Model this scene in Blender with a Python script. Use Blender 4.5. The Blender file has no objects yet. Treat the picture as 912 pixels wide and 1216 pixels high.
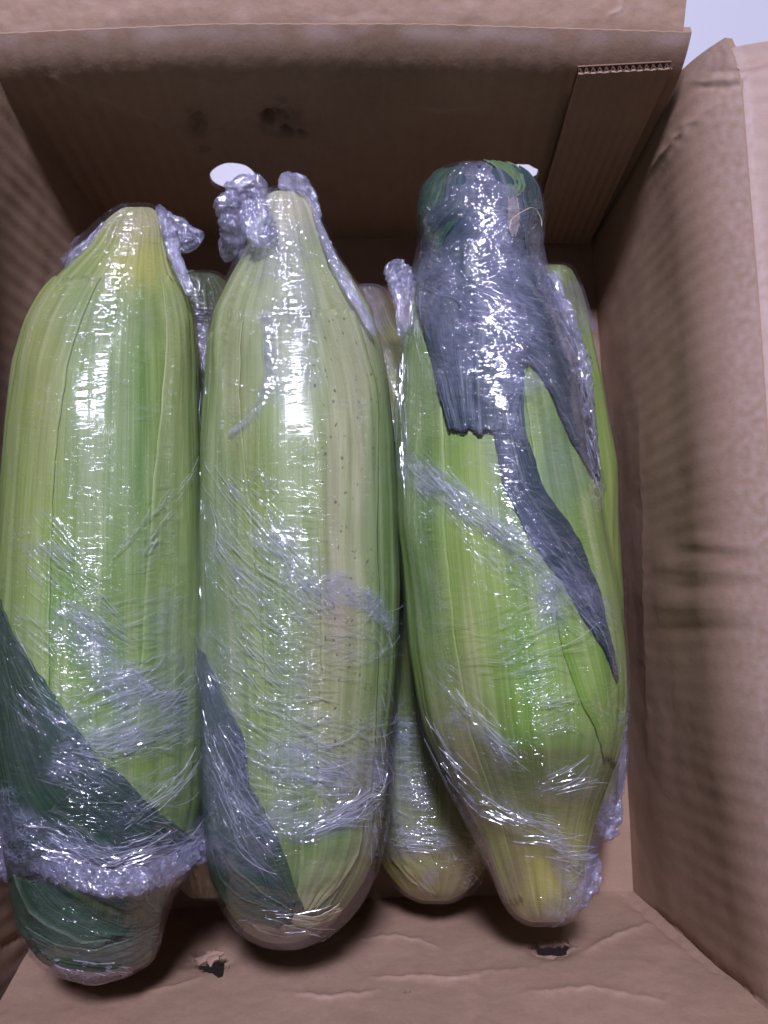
import bpy, math
import numpy as np
from mathutils import Matrix, Vector

# ------------------------------------------------------------------ camera, light, exposure
sc = bpy.context.scene
C = sc.collection
W, Hh, F = 912.0, 1216.0, 900.0            # photograph's own pixel frame
CAM_Z = 0.38
TILT = math.atan(159 / 900)
cam_d = bpy.data.cameras.new('camera'); cam = bpy.data.objects.new('camera', cam_d); C.objects.link(cam)
sc.camera = cam
cam_d.sensor_fit = 'VERTICAL'; cam_d.sensor_height = 36; cam_d.lens = 36 * F / Hh
cam_d.clip_start = 0.01; cam_d.clip_end = 50
cam.location = (0, 0, CAM_Z); cam.rotation_euler = (TILT, 0, 0)
cam_d.dof.use_dof = True; cam_d.dof.focus_distance = 0.262; cam_d.dof.aperture_fstop = 18
sc.render.film_transparent = False
sc.view_settings.view_transform = 'Standard'; sc.view_settings.look = 'None'
sc.view_settings.exposure = 0.0; sc.view_settings.gamma = 1.0
sc.cycles.use_denoising = True
sc.cycles.max_bounces = 6; sc.cycles.transparent_max_bounces = 12; sc.cycles.diffuse_bounces = 4
sc.cycles.glossy_bounces = 2; sc.cycles.transmission_bounces = 2
sc.cycles.use_adaptive_sampling = True; sc.cycles.adaptive_threshold = 0.02
sc.cycles.sample_clamp_indirect = 6

world = bpy.data.worlds.new('World'); sc.world = world; world.use_nodes = True
bg = world.node_tree.nodes['Background']
bg.inputs[0].default_value = (0.82, 0.75, 0.90, 1); bg.inputs[1].default_value = 0.08

def area(name, loc, size, power, col, target=(0, 0.02, 0.08), size_y=None):
    d = bpy.data.lights.new(name, 'AREA'); d.energy = power; d.color = col
    d.size = size
    if size_y: d.shape = 'RECTANGLE'; d.size_y = size_y
    o = bpy.data.objects.new(name, d); C.objects.link(o); o.location = loc
    o.rotation_euler = (Vector(target) - Vector(loc)).to_track_quat('-Z', 'Y').to_euler()
    return o
# the room's ceiling lamp: above the box, towards its far end
area('ceiling_lamp', (-0.02, 0.86, 1.42), 0.22, 36.0, (0.79, 0.78, 1.04), size_y=0.22)

# ------------------------------------------------------------------ helpers
ct, st = math.cos(TILT), math.sin(TILT)
def unproj(px, py, z):
    """pixel of the photograph -> world point on the level z"""
    px = np.asarray(px, float); py = np.asarray(py, float); z = np.asarray(z, float)
    dx = (px - 456) / F; dy = -(py - 608) / F; dz = -1.0
    wx = dx + 0 * dy; wy = dy * ct - dz * st; wz = dy * st + dz * ct
    k = (z - CAM_Z) / wz
    return np.stack([wx * k, wy * k, z + 0 * k], -1)
def proj(P):
    x, y, z = P[..., 0], P[..., 1], P[..., 2] - CAM_Z
    cy = y * ct + z * st; cz = -y * st + z * ct
    return 456 + F * x / -cz, 608 - F * cy / -cz

_rng = np.random.RandomState(7)
_perm = _rng.permutation(256); _perm = np.concatenate([_perm, _perm, _perm])
_grad = _rng.normal(size=(256, 3)); _grad /= np.linalg.norm(_grad, axis=1)[:, None]
def noise3(P):
    P = np.asarray(P, float); i = np.floor(P).astype(int); f = P - i; i &= 255
    u = f * f * f * (f * (f * 6 - 15) + 10)
    out = 0
    for a in (0, 1):
        for b in (0, 1):
            for c in (0, 1):
                h = _perm[_perm[_perm[(i[..., 0] + a) & 255] + ((i[..., 1] + b) & 255)] + ((i[..., 2] + c) & 255)] & 255
                g = _grad[h]
                d = g[..., 0] * (f[..., 0] - a) + g[..., 1] * (f[..., 1] - b) + g[..., 2] * (f[..., 2] - c)
                wgt = (u[..., 0] if a else 1 - u[..., 0]) * (u[..., 1] if b else 1 - u[..., 1]) * (u[..., 2] if c else 1 - u[..., 2])
                out = out + d * wgt
    return out * 1.6
def fbm(P, o=4, ridged=False):
    s = 0; a = 1; t = 0
    for k in range(o):
        n = noise3(P * (2.03 ** k) + 17.3 * k)
        if ridged: n = 1 - 2 * np.abs(n)
        s = s + a * n; t += a; a *= 0.5
    return s / t
def sstep(a, b, x):
    t = np.clip((x - a) / (b - a), 0, 1); return t * t * (3 - 2 * t)
def seg_dist(px, py, pts):
    """distance in px to a polyline and position along it (0..1)"""
    best = np.full(px.shape, 1e9); along = np.zeros(px.shape)
    n = len(pts) - 1
    for k in range(n):
        ax, ay = pts[k][:2]; bx, by = pts[k + 1][:2]
        vx, vy = bx - ax, by - ay; L = vx * vx + vy * vy + 1e-9
        t = np.clip(((px - ax) * vx + (py - ay) * vy) / L, 0, 1)
        d = np.hypot(px - ax - t * vx, py - ay - t * vy)
        m = d < best; best = np.where(m, d, best); along = np.where(m, (k + t) / n, along)
    return best, along
def gauss1(a, s):
    if s <= 0: return a
    r = int(3 * s) + 1; k = np.exp(-0.5 * (np.arange(-r, r + 1) / s) ** 2); k /= k.sum()
    return np.convolve(np.pad(a, r, mode='edge'), k, mode='valid')

def link(name, me, mat, parent=None):
    o = bpy.data.objects.new(name, me); C.objects.link(o)
    if mat and not me.materials: me.materials.append(mat)
    if parent: o.parent = parent
    return o
def mesh_np(name, V, Q, uv=None, attrs=None, smooth=True):
    V = np.asarray(V, np.float32).reshape(-1, 3); Q = np.asarray(Q, np.int32)
    me = bpy.data.meshes.new(name)
    me.vertices.add(len(V)); me.vertices.foreach_set('co', V.ravel())
    n = Q.shape[1]
    me.loops.add(Q.size); me.loops.foreach_set('vertex_index', Q.ravel())
    me.polygons.add(len(Q)); me.polygons.foreach_set('loop_start', np.arange(0, Q.size, n, dtype=np.int32))
    me.polygons.foreach_set('loop_total', np.full(len(Q), n, np.int32))
    me.polygons.foreach_set('use_smooth', np.full(len(Q), smooth))
    me.update(calc_edges=True)
    if uv is not None:
        l = me.uv_layers.new(name='UVMap'); l.data.foreach_set('uv', np.asarray(uv, np.float32).reshape(-1, 2)[Q.ravel()].ravel())
    for k, a in (attrs or {}).items():
        a = np.asarray(a, np.float32)
        if a.ndim > 1 and a.shape[-1] == 3:
            at = me.attributes.new(k, 'FLOAT_COLOR', 'POINT')
            at.data.foreach_set('color', np.concatenate([a.reshape(-1, 3), np.ones((a.size // 3, 1), np.float32)], 1).ravel())
        else:
            at = me.attributes.new(k, 'FLOAT', 'POINT'); at.data.foreach_set('value', a.ravel())
    me.validate(); return me
def grid_faces(nu, nv, wrap=False):
    """nu columns (fast axis), nv rows"""
    i = np.arange(nu if wrap else nu - 1); j = np.arange(nv - 1)
    I, J = np.meshgrid(i, j); I2 = (I + 1) % nu
    return np.stack([J * nu + I, J * nu + I2, (J + 1) * nu + I2, (J + 1) * nu + I], -1).reshape(-1, 4)
def tag(o, label, cat, group=None):
    o['label'] = label; o['category'] = cat
    if group: o['group'] = group
    return o
def empty(name, loc):
    o = bpy.data.objects.new(name, None); C.objects.link(o); o.location = loc; o.empty_display_size = 0.02
    return o
def adopt(child, root):
    child.parent = root; child.matrix_parent_inverse = Matrix.Translation(-Vector(root.location))

class NT:
    def __init__(s, name):
        s.m = bpy.data.materials.new(name); s.m.use_nodes = True; s.t = s.m.node_tree; s.t.nodes.clear()
        s.out = s.n('ShaderNodeOutputMaterial')
    def n(s, typ, props=None, **ins):
        nd = s.t.nodes.new(typ)
        for k, v in (props or {}).items(): setattr(nd, k, v)
        for k, v in ins.items(): s.set(nd, k, v)
        return nd
    def set(s, nd, k, v):
        sock = nd.inputs[int(k[1:])] if k[0] == 'i' and k[1:].isdigit() else nd.inputs[k.replace('_', ' ')]
        if isinstance(v, bpy.types.NodeSocket): s.t.links.new(v, sock)
        else: sock.default_value = v
    def math(s, op, a, b=0.0, clamp=False):
        return s.n('ShaderNodeMath', {'operation': op, 'use_clamp': clamp}, i0=a, i1=b).outputs[0]
    def attr(s, name, col=False):
        return s.n('ShaderNodeAttribute', {'attribute_name': name}).outputs['Color' if col else 'Fac']
    def mix(s, f, a, b, mode='MIX'):
        nd = s.n('ShaderNodeMix', {'data_type': 'RGBA', 'blend_type': mode})
        s.set(nd, 'i0', f); s.set(nd, 'i6', a); s.set(nd, 'i7', b); return nd.outputs[2]
    def mapr(s, v, a, b, c=0.0, d=1.0):
        return s.n('ShaderNodeMapRange', None, i0=v, i1=a, i2=b, i3=c, i4=d).outputs[0]
    def noise(s, vec, scale, detail=2.0, rough=0.5, dist=0.0):
        return s.n('ShaderNodeTexNoise', None, Vector=vec, Scale=scale, Detail=detail, Roughness=rough, Distortion=dist).outputs[0]
    def mapping(s, vec, scale=(1, 1, 1), rot=0.0, loc=(0, 0, 0)):
        nd = s.n('ShaderNodeMapping', None, Vector=vec, Scale=scale, Location=loc, Rotation=(0, 0, rot)); return nd.outputs[0]

# ------------------------------------------------------------------ materials
def mat_card(name, base, dark, flute=0.0):
    t = NT(name); ob = t.n('ShaderNodeTexCoord').outputs['Object']
    big = t.noise(ob, 14, 4, 0.6); fine = t.noise(ob, 900, 3, 0.6); mid = t.noise(ob, 120, 4, 0.65)
    fib = t.noise(t.mapping(ob, (260, 1400, 260)), 1, 2, 0.6)
    c = t.mix(t.mapr(big, 0.35, 0.7), base, dark)
    c = t.mix(t.mapr(mid, 0.3, 0.75, 0, 0.35), c, tuple(x * 0.78 for x in dark[:3]) + (1,))
    c = t.mix(t.mapr(fine, 0.3, 0.7, 0.0, 0.22), c, (base[0] * 1.25, base[1] * 1.25, base[2] * 1.3, 1))
    c = t.mix(t.mapr(fib, 0.55, 0.75, 0, 0.22), c, (base[0] * .6, base[1] * .55, base[2] * .5, 1))
    if flute:
        wear_light = t.attr('wear_light')
        c = t.mix(wear_light, c, (0.52, 0.40, 0.36, 1))  # pale tone for scuffs and for the right flap's painted brightness
    h = t.math('ADD', t.math('MULTIPLY', fine, 0.5), t.math('MULTIPLY', mid, 1.2))
    bump = t.n('ShaderNodeBump', None, Strength=0.25, Distance=0.0006, Height=h)
    p = t.n('ShaderNodeBsdfPrincipled', None, Base_Color=c, Roughness=0.72, Normal=bump.outputs[0])
    p.inputs['Specular IOR Level'].default_value = 0.25
    t.t.links.new(p.outputs[0], t.out.inputs[0]); return t.m
M_CARD = mat_card('kraft_cardboard', (0.355, 0.232, 0.160, 1), (0.290, 0.183, 0.120, 1), 1)
M_CORE = mat_card('cardboard_core', (0.24, 0.145, 0.09, 1), (0.19, 0.115, 0.07, 1))
M_DARK = mat_card('dark_cardboard', (0.10, 0.06, 0.045, 1), (0.07, 0.045, 0.03, 1))  # darkest board tone, for the flute strip

def mat_plain(name, col, rough):
    t = NT(name); ob = t.n('ShaderNodeTexCoord').outputs['Object']
    c = t.mix(t.mapr(t.noise(ob, 6, 4), .3, .7, 0, .15), col, tuple(x * .85 for x in col[:3]) + (1,))
    p = t.n('ShaderNodeBsdfPrincipled', None, Base_Color=c, Roughness=rough)
    t.t.links.new(p.outputs[0], t.out.inputs[0]); return t.m
M_TABLE = mat_plain('white_tabletop', (0.50, 0.50, 0.54, 1), 0.5)

def mat_husk(name, vein=1.0, rough=0.52, dark=False):
    """colour from attribute Col, veins along UV v; UV in mm"""
    t = NT(name); uv = t.n('ShaderNodeUVMap').outputs[0]; col = t.attr('Col', True)
    wob = t.n('ShaderNodeVectorMath', {'operation': 'ADD'}, i0=uv,
              i1=t.n('ShaderNodeVectorMath', {'operation': 'SCALE'}, i0=t.n('ShaderNodeTexNoise', None, Vector=uv, Scale=0.02, Detail=1.0).outputs[1], Scale=2.0).outputs[0]).outputs[0]
    v1 = t.noise(t.mapping(wob, (0.75 * vein, 0.010, 1)), 1, 2, 0.5)
    v2 = t.noise(t.mapping(wob, (2.6 * vein, 0.02, 1)), 1, 2, 0.6)
    v3 = t.noise(t.mapping(wob, (0.16, 0.006, 1)), 1, 3, 0.55)
    blot = t.noise(t.mapping(uv, (0.09, 0.05, 1)), 1, 4, 0.6)
    spk = t.n('ShaderNodeTexVoronoi', None, Vector=t.mapping(t.n('ShaderNodeVectorMath', {'operation': 'ADD'}, i0=uv, i1=t.n('ShaderNodeVectorMath', {'operation': 'SCALE'}, i0=t.n('ShaderNodeTexNoise', None, Vector=uv, Scale=0.12, Detail=1.0).outputs[1], Scale=5.0).outputs[0]).outputs[0], (0.26, 0.17, 1)), Scale=1.0, Randomness=1.0)
    hsv = t.n('ShaderNodeHueSaturation', None, Color=t.mix(1.0, col, (0.93, 0.91, 0.98, 1) , 'MULTIPLY'), Hue=t.mapr(v3, .3, .7, .488, .512), Saturation=t.mapr(v3, .3, .7, .80, 1.04), Value=t.mapr(v3, .3, .7, 1.18, .84))
    c = hsv.outputs[0]
    lite = t.mix(0.55, c, (0.55, 0.62, 0.36, 1) if not dark else (0.16, 0.24, 0.16, 1))
    c = t.mix(t.mapr(v1, 0.52, 0.75, 0, 0.45), c, lite)
    c = t.mix(t.mapr(v1, 0.28, 0.46, 0.26, 0), c, t.mix(0.5, c, (0.06, 0.14, 0.02, 1)))
    c = t.mix(t.mapr(v2, 0.5, 0.75, 0, 0.25), c, lite)
    c = t.mix(t.mapr(v2, 0.28, 0.45, 0.2, 0), c, t.mix(0.5, c, (0.05, 0.11, 0.02, 1)))
    c = t.mix(t.mapr(blot, 0.58, 0.8, 0, 0.35), c, t.mix(0.5, c, (0.30, 0.28, 0.10, 1)))
    sp = t.math('MULTIPLY', t.mapr(spk.outputs['Distance'], 0.20, 0.10, 0, 1), t.math('MULTIPLY', t.attr('spots'), t.mapr(t.noise(uv, 0.10, 2), 0.30, 0.42)))
    c = t.mix(sp, c, (0.10, 0.035, 0.03, 1))
    h = t.math('ADD', t.math('MULTIPLY', v1, 1.0), t.math('MULTIPLY', v2, 0.35))
    bump = t.n('ShaderNodeBump', None, Strength=0.35 if not dark else 0.7, Distance=0.0005 if not dark else .0009, Height=h)
    p = t.n('ShaderNodeBsdfPrincipled', None, Base_Color=c, Roughness=rough, Normal=bump.outputs[0])
    p.inputs['Specular IOR Level'].default_value = 0.18
    p.inputs['Subsurface Weight'].default_value = 0.0 if dark else 0.12
    p.inputs['Subsurface Radius'].default_value = (0.6, 1.0, 0.25); p.inputs['Subsurface Scale'].default_value = 0.002
    t.t.links.new(p.outputs[0], t.out.inputs[0]); return t.m
M_HUSK = mat_husk('green_husk')
M_LEAF = mat_husk('green_leaf', 0.9, 0.5)
M_DLEAF = mat_husk('dark_leaf', 0.7, 0.34, True)

def mat_film(name):
    """thin stretched cling film; UV in mm; haze = many layers plus painted sheen, crump = crumpled"""
    t = NT(name); uv = t.n('ShaderNodeUVMap').outputs[0]
    haze = t.attr('haze'); crump = t.attr('crump')
    dA, dB = t.attr('dirA'), t.attr('dirB')
    warp = t.n('ShaderNodeVectorMath', {'operation': 'SCALE'}, i0=t.n('ShaderNodeTexNoise', None, Vector=uv, Scale=0.022, Detail=1.0).outputs[1], Scale=12.0).outputs[0]
    w = t.n('ShaderNodeVectorMath', {'operation': 'ADD'}, i0=uv, i1=warp).outputs[0]
    wf = w
    def lines(rot, f, l, sharp, seed):
        a = t.noise(t.mapping(w, (l, f, 1), 0, (seed, seed * 2, 0)) if rot == 0 else
                    t.mapping(t.mapping(w, (1, 1, 1), rot), (l, f, 1), 0, (seed, seed * 2, 0)), 1, 2, 0.5)
        r = t.math('ABSOLUTE', t.math('SUBTRACT', a, 0.5))
        return t.mapr(r, 0.0, sharp, 1.0, 0.0)
    L0 = lines(0.04, 0.75, 0.030, 0.07, 1.0)         # stretch lines straight across the ear
    L0b = lines(-0.12, 0.35, 0.03, 0.02, 9.0)
    LA = lines(math.radians(-40), 0.8, 0.022, 0.045, 3.0)   # fanning down to the right
    LB = lines(math.radians(20), 0.8, 0.022, 0.045, 5.0)  # fanning up to the right
    vc = t.mapping(t.mapping(w, (1, 1, 1), 0.25), (0.10, 0.24, 1))
    vor = t.n('ShaderNodeTexVoronoi', {'feature': 'DISTANCE_TO_EDGE'}, Vector=vc, Scale=1.0).outputs['Distance']
    vor2 = t.n('ShaderNodeTexVoronoi', {'feature': 'DISTANCE_TO_EDGE'}, Vector=t.mapping(t.mapping(w, (1, 1, 1), -0.5, (7, 3, 0)), (0.16, 0.50, 1)), Scale=1.0).outputs['Distance']
    facet = t.math('ADD', t.math('MULTIPLY', vor, 6.0), t.math('MULTIPLY', vor2, 2.6))
    blobr = t.mapr(t.math('MINIMUM', vor, t.math('MULTIPLY', vor2, 1.3)), 0.0, 0.07, 1, 0)
    patch = t.mapr(t.noise(uv, 0.05, 2), 0.35, 0.62)
    h = t.math('MULTIPLY', L0, t.math('ADD', 0.20, t.math('MULTIPLY', patch, 0.5)))
    h = t.math('ADD', h, t.math('MULTIPLY', L0b, t.math('MULTIPLY', patch, 0.6)))
    h = t.math('ADD', h, t.math('MULTIPLY', LA, t.math('MULTIPLY', dA, 1.6)))
    h = t.math('ADD', h, t.math('MULTIPLY', LB, t.math('MULTIPLY', dB, 1.6)))
    h = t.math('ADD', h, t.math('MULTIPLY', facet, t.math('MULTIPLY', crump, 0.7)))
    bump = t.n('ShaderNodeBump', None, Strength=0.9, Distance=0.00030, Height=h)
    # painted glints: white lines put into the colour along the film's creases
    lin = t.math('MAXIMUM', t.math('MULTIPLY', LA, dA), t.math('MULTIPLY', LB, dB))
    lin = t.math('MAXIMUM', lin, t.math('MULTIPLY', t.math('MULTIPLY', blobr, crump), 0.7))
    lin = t.math('MAXIMUM', lin, t.math('MULTIPLY', t.math('MULTIPLY', L0b, patch), 0.22))
    gl = t.n('ShaderNodeBsdfGlossy', None, Color=(0.95, 0.95, 1.0, 1), Roughness=0.10, Normal=bump.outputs[0])
    fr = t.n('ShaderNodeFresnel', None, IOR=1.5).outputs[0]
    layers = t.math('ADD', 1.1, t.math('MULTIPLY', haze, 5.0))
    fac = t.math('MINIMUM', t.math('ADD', t.math('MULTIPLY', fr, layers), t.math('MULTIPLY', lin, 0.16)), t.math('ADD', 0.20, t.math('MULTIPLY', t.math('MAXIMUM', haze, lin), 0.25)))
    dif = t.n('ShaderNodeBsdfDiffuse', None, Color=(0.66, 0.68, 1.0, 1), Normal=bump.outputs[0])  # lavender diffuse: milky layers, with the ceiling's sheen painted in
    tr = t.n('ShaderNodeBsdfTransparent', None, Color=(0.985, 0.985, 0.99, 1))
    grain = t.mapr(t.noise(uv, 0.35, 4, 0.65), 0.3, 0.7, 0.35, 1.4)
    df = t.math('ADD', t.math('MULTIPLY', t.math('MULTIPLY', haze, grain), 0.34), t.math('MULTIPLY', lin, 0.40))
    df = t.math('MINIMUM', t.math('ADD', df, 0.0), 0.75)
    a = t.n('ShaderNodeMixShader', None, i0=df, i1=tr.outputs[0], i2=dif.outputs[0])
    b = t.n('ShaderNodeMixShader', None, i0=fac, i1=a.outputs[0], i2=gl.outputs[0])
    t.t.links.new(b.outputs[0], t.out.inputs[0]); return t.m
M_FILM = mat_film('cling_film')
def mat_bunch(name):
    t = NT(name); ob = t.n('ShaderNodeTexCoord').outputs['Object']
    wv = t.n('ShaderNodeVectorMath', {'operation': 'ADD'}, i0=ob, i1=t.n('ShaderNodeVectorMath', {'operation': 'SCALE'}, i0=t.n('ShaderNodeTexNoise', None, Vector=ob, Scale=150.0, Detail=1.0).outputs[1], Scale=0.004).outputs[0]).outputs[0]
    v1 = t.n('ShaderNodeTexVoronoi', {'feature': 'DISTANCE_TO_EDGE'}, Vector=wv, Scale=210.0).outputs['Distance']
    v2 = t.n('ShaderNodeTexVoronoi', {'feature': 'DISTANCE_TO_EDGE'}, Vector=t.mapping(wv, (1, 1.6, .7), .6), Scale=380.0).outputs['Distance']
    r = t.mapr(t.math('MINIMUM', v1, v2), 0, .06, 1, 0)
    bump = t.n('ShaderNodeBump', None, Strength=1.0, Distance=0.0011, Height=t.math('ADD', t.math('MULTIPLY', v1, 1.6), v2))
    gl = t.n('ShaderNodeBsdfGlossy', None, Color=(0.84, 0.84, 1, 1), Roughness=0.18, Normal=bump.outputs[0])
    fr = t.n('ShaderNodeFresnel', None, IOR=1.5, Normal=bump.outputs[0]).outputs[0]
    dif = t.n('ShaderNodeBsdfDiffuse', None, Color=(0.72, 0.71, 1.0, 1), Normal=bump.outputs[0])
    trl = t.n('ShaderNodeBsdfTranslucent', None, Color=(0.8, 0.8, 0.95, 1))
    tr = t.n('ShaderNodeBsdfTransparent', None)
    d2 = t.n('ShaderNodeMixShader', None, i0=0.4, i1=dif.outputs[0], i2=trl.outputs[0])
    df = t.math('ADD', 0.09, t.math('MULTIPLY', t.math('POWER', r, 1.6), 0.42))
    a = t.n('ShaderNodeMixShader', None, i0=df, i1=tr.outputs[0], i2=d2.outputs[0])
    b = t.n('ShaderNodeMixShader', None, i0=t.math('MINIMUM', t.math('MULTIPLY', fr, 4.0), 0.6), i1=a.outputs[0], i2=gl.outputs[0])
    t.t.links.new(b.outputs[0], t.out.inputs[0]); return t.m
M_BUNCH = mat_bunch('crumpled_film')
def mat_strand(name):
    t = NT(name)
    gl = t.n('ShaderNodeBsdfGlossy', None, Color=(0.97, 0.97, 1, 1), Roughness=0.22)
    dif = t.n('ShaderNodeBsdfDiffuse', None, Color=(0.80, 0.80, 1.0, 1)); tr = t.n('ShaderNodeBsdfTransparent', None)
    a = t.n('ShaderNodeMixShader', None, i0=0.22, i1=tr.outputs[0], i2=dif.outputs[0])
    b = t.n('ShaderNodeMixShader', None, i0=0.26, i1=a.outputs[0], i2=gl.outputs[0])
    t.t.links.new(b.outputs[0], t.out.inputs[0]); return t.m
M_STRAND = mat_strand('film_crease')
def mat_stem(name):
    t = NT(name); ob = t.n('ShaderNodeTexCoord').outputs['Object']
    n = t.noise(ob, 220, 5, 0.7)
    c = t.mix(t.mapr(n, .35, .7), (0.50, 0.46, 0.24, 1), (0.22, 0.14, 0.07, 1))
    bump = t.n('ShaderNodeBump', None, Strength=0.6, Distance=0.001, Height=n)
    p = t.n('ShaderNodeBsdfPrincipled', None, Base_Color=c, Roughness=0.6, Normal=bump.outputs[0])
    t.t.links.new(p.outputs[0], t.out.inputs[0]); return t.m
M_STEM = mat_stem('cut_stem')
M_SILK = mat_plain('dry_corn_silk', (0.62, 0.55, 0.42, 1), 0.6)

# ------------------------------------------------------------------ the setting
S = 1.6
me = mesh_np('tabletop', [(-S, -S, -0.006), (S, -S, -0.006), (S, S, -0.006), (-S, S, -0.006)], [(0, 1, 2, 3)])
o = link('tabletop', me, M_TABLE); o['kind'] = 'structure'

# ------------------------------------------------------------------ the cardboard box
BH = 0.120
box = tag(empty('cardboard_box', (0, 0.03, 0)), 'open brown corrugated cardboard box holding the film-wrapped corn ears', 'cardboard box')
def U(x, y, z): return unproj(x, y, z)
FLc, FRc, NRc, NLc = U(140, 283, 0), U(700, 283, 0), U(742, 1058, 0), U(70, 1085, 0)

def poly_interp(pts, s):
    pts = np.asarray(pts, float); d = np.r_[0, np.cumsum(np.linalg.norm(np.diff(pts, axis=0), axis=1))]; d /= d[-1]
    out = np.stack([np.interp(s, d, pts[:, k]) for k in range(pts.shape[1])], -1)
    return out
def smooth_poly(pts, n, sm):
    o = poly_interp(pts, np.linspace(0, 1, n)); e0, e1 = o[0].copy(), o[-1].copy()
    for k in range(o.shape[1]): o[:, k] = gauss1(o[:, k], sm)
    o[0], o[-1] = e0, e1
    return o

def panel(name, bottom, top, nu, nv, inward, disp=None, holes=(), thick=0.003, sag=0.0, parent=None, mat=None, wear_light=None):
    """sheet between two 3-D polylines; disp(P,px,py,u,v)->metres along 'inward'; holes = closed px outlines"""
    b = smooth_poly(bottom, nu, nu * 0.02 if len(bottom) < 50 else 0); t = smooth_poly(top, nu, nu * 0.02)
    v = np.linspace(0, 1, nv)[:, None, None]
    P = b[None] * (1 - v) + t[None] * v
    inward = np.asarray(inward, float); inward /= np.linalg.norm(inward)
    u2, v2 = np.meshgrid(np.linspace(0, 1, nu), np.linspace(0, 1, nv))
    P = P + inward * (sag * np.sin(np.pi * u2) * np.sin(np.pi * v2))[..., None]
    px, py = proj(P)
    keep = None
    if disp is not None: P = P + inward * disp(P, px, py, u2, v2)[..., None]
    faces = grid_faces(nu, nv)
    px, py = proj(P)
    for hole in holes:                       # cut the outline out of the sheet and snap the cut's edge onto it
        cx, cy = hole[0]; rad = np.asarray(hole[1])          # radius px per angle, squash
        sq = hole[2]
        dx, dy = px - cx, (py - cy) / sq
        ang = (np.arctan2(dy, dx) / (2 * np.pi)) % 1.0
        R = np.interp(ang, np.linspace(0, 1, len(rad)), rad)
        r = np.hypot(dx, dy)
        ins = (r < R).ravel()
        f_in = ins[faces].sum(1)
        keepf = f_in < 4
        edge = np.zeros(P.shape[0] * P.shape[1], bool); m = (f_in > 0) & (f_in < 4)
        edge[faces[m].ravel()] = True; edge &= ins
        # move inside-edge verts outward onto outline by solving px->world along the sheet
        k = (R / np.maximum(r, 1e-6)).ravel()
        tx = cx + (dx.ravel()) * k; ty = cy + (dy.ravel()) * k * sq
        Pf = P.reshape(-1, 3)
        gu = np.gradient(P, axis=1).reshape(-1, 3); gv = np.gradient(P, axis=0).reshape(-1, 3)
        pux, puy = np.gradient(px, axis=1).ravel(), np.gradient(py, axis=1).ravel()
        pvx, pvy = np.gradient(px, axis=0).ravel(), np.gradient(py, axis=0).ravel()
        ddx, ddy = tx - px.ravel(), ty - py.ravel(); det = pux * pvy - puy * pvx + 1e-12
        a_ = (ddx * pvy - ddy * pvx) / det; b_ = (ddy * pux - ddx * puy) / det
        ix = np.where(edge)[0]
        Pf[ix] += gu[ix] * np.clip(a_[ix], -2, 2)[:, None] + gv[ix] * np.clip(b_[ix], -2, 2)[:, None]
        P = Pf.reshape(P.shape); faces = faces[keepf]; px, py = proj(P)
    uv = np.stack([u2 * nu, v2 * nv], -1)
    wr = wear_light(px, py, u2, v2) if wear_light else np.zeros(px.shape)
    P2 = P - inward * thick; nV = nu * nv
    ed_ = np.concatenate([faces[:, [k, (k + 1) % 4]] for k in range(4)]); key = np.sort(ed_, 1); kk = key[:, 0] * nV + key[:, 1]
    _, idx, cnt = np.unique(kk, return_index=True, return_counts=True); be = ed_[idx[cnt == 1]]
    A = P.reshape(-1, 3)[be]; B = P2.reshape(-1, 3)[be]; sv = np.stack([A[:, 0], A[:, 1], B[:, 1], B[:, 0]], 1).reshape(-1, 3)
    sf = np.arange(len(sv)).reshape(-1, 4) + 2 * nV
    Vall = np.concatenate([P.reshape(-1, 3), P2.reshape(-1, 3), sv]); uvr = uv.reshape(-1, 2)
    uvall = np.concatenate([uvr, uvr, np.zeros((len(sv), 2))]); wall_ = np.concatenate([wr.ravel(), wr.ravel(), np.zeros(len(sv))])
    me = mesh_np(name, Vall, np.concatenate([faces, faces[:, ::-1] + nV, sf]), uvall, {'wear_light': wall_})
    o = link(name, me, mat or M_CARD)
    adopt(o, parent or box); o_edge[name] = P
    return o
o_edge = {}

def crease(px, py, pts, width, amp):
    d, a = seg_dist(px + 2.5 * noise3(np.stack([px / 14, py / 14, px * 0], -1)), py + 2.5 * noise3(np.stack([px / 12, py / 12, px * 0 + 5], -1)), pts)
    return 0.7 * amp * np.exp(-(d / (width * .8))) * np.sin(np.pi * np.clip(a, 0.03, 0.97)) ** 0.4

# floor of the box: two flaps meeting under the corn
def floor_disp(P, px, py, u, v):
    return 0.0008 * fbm(P * 30, 3)
panel('floor_panel', [NLc + (-.008, -.008, 0), NRc + (.010, -.008, 0)], [FLc + (-.010, .008, 0), FRc + (.010, .008, 0)], 160, 160, (0, 0, 1), floor_disp, thick=0.004)

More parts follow.
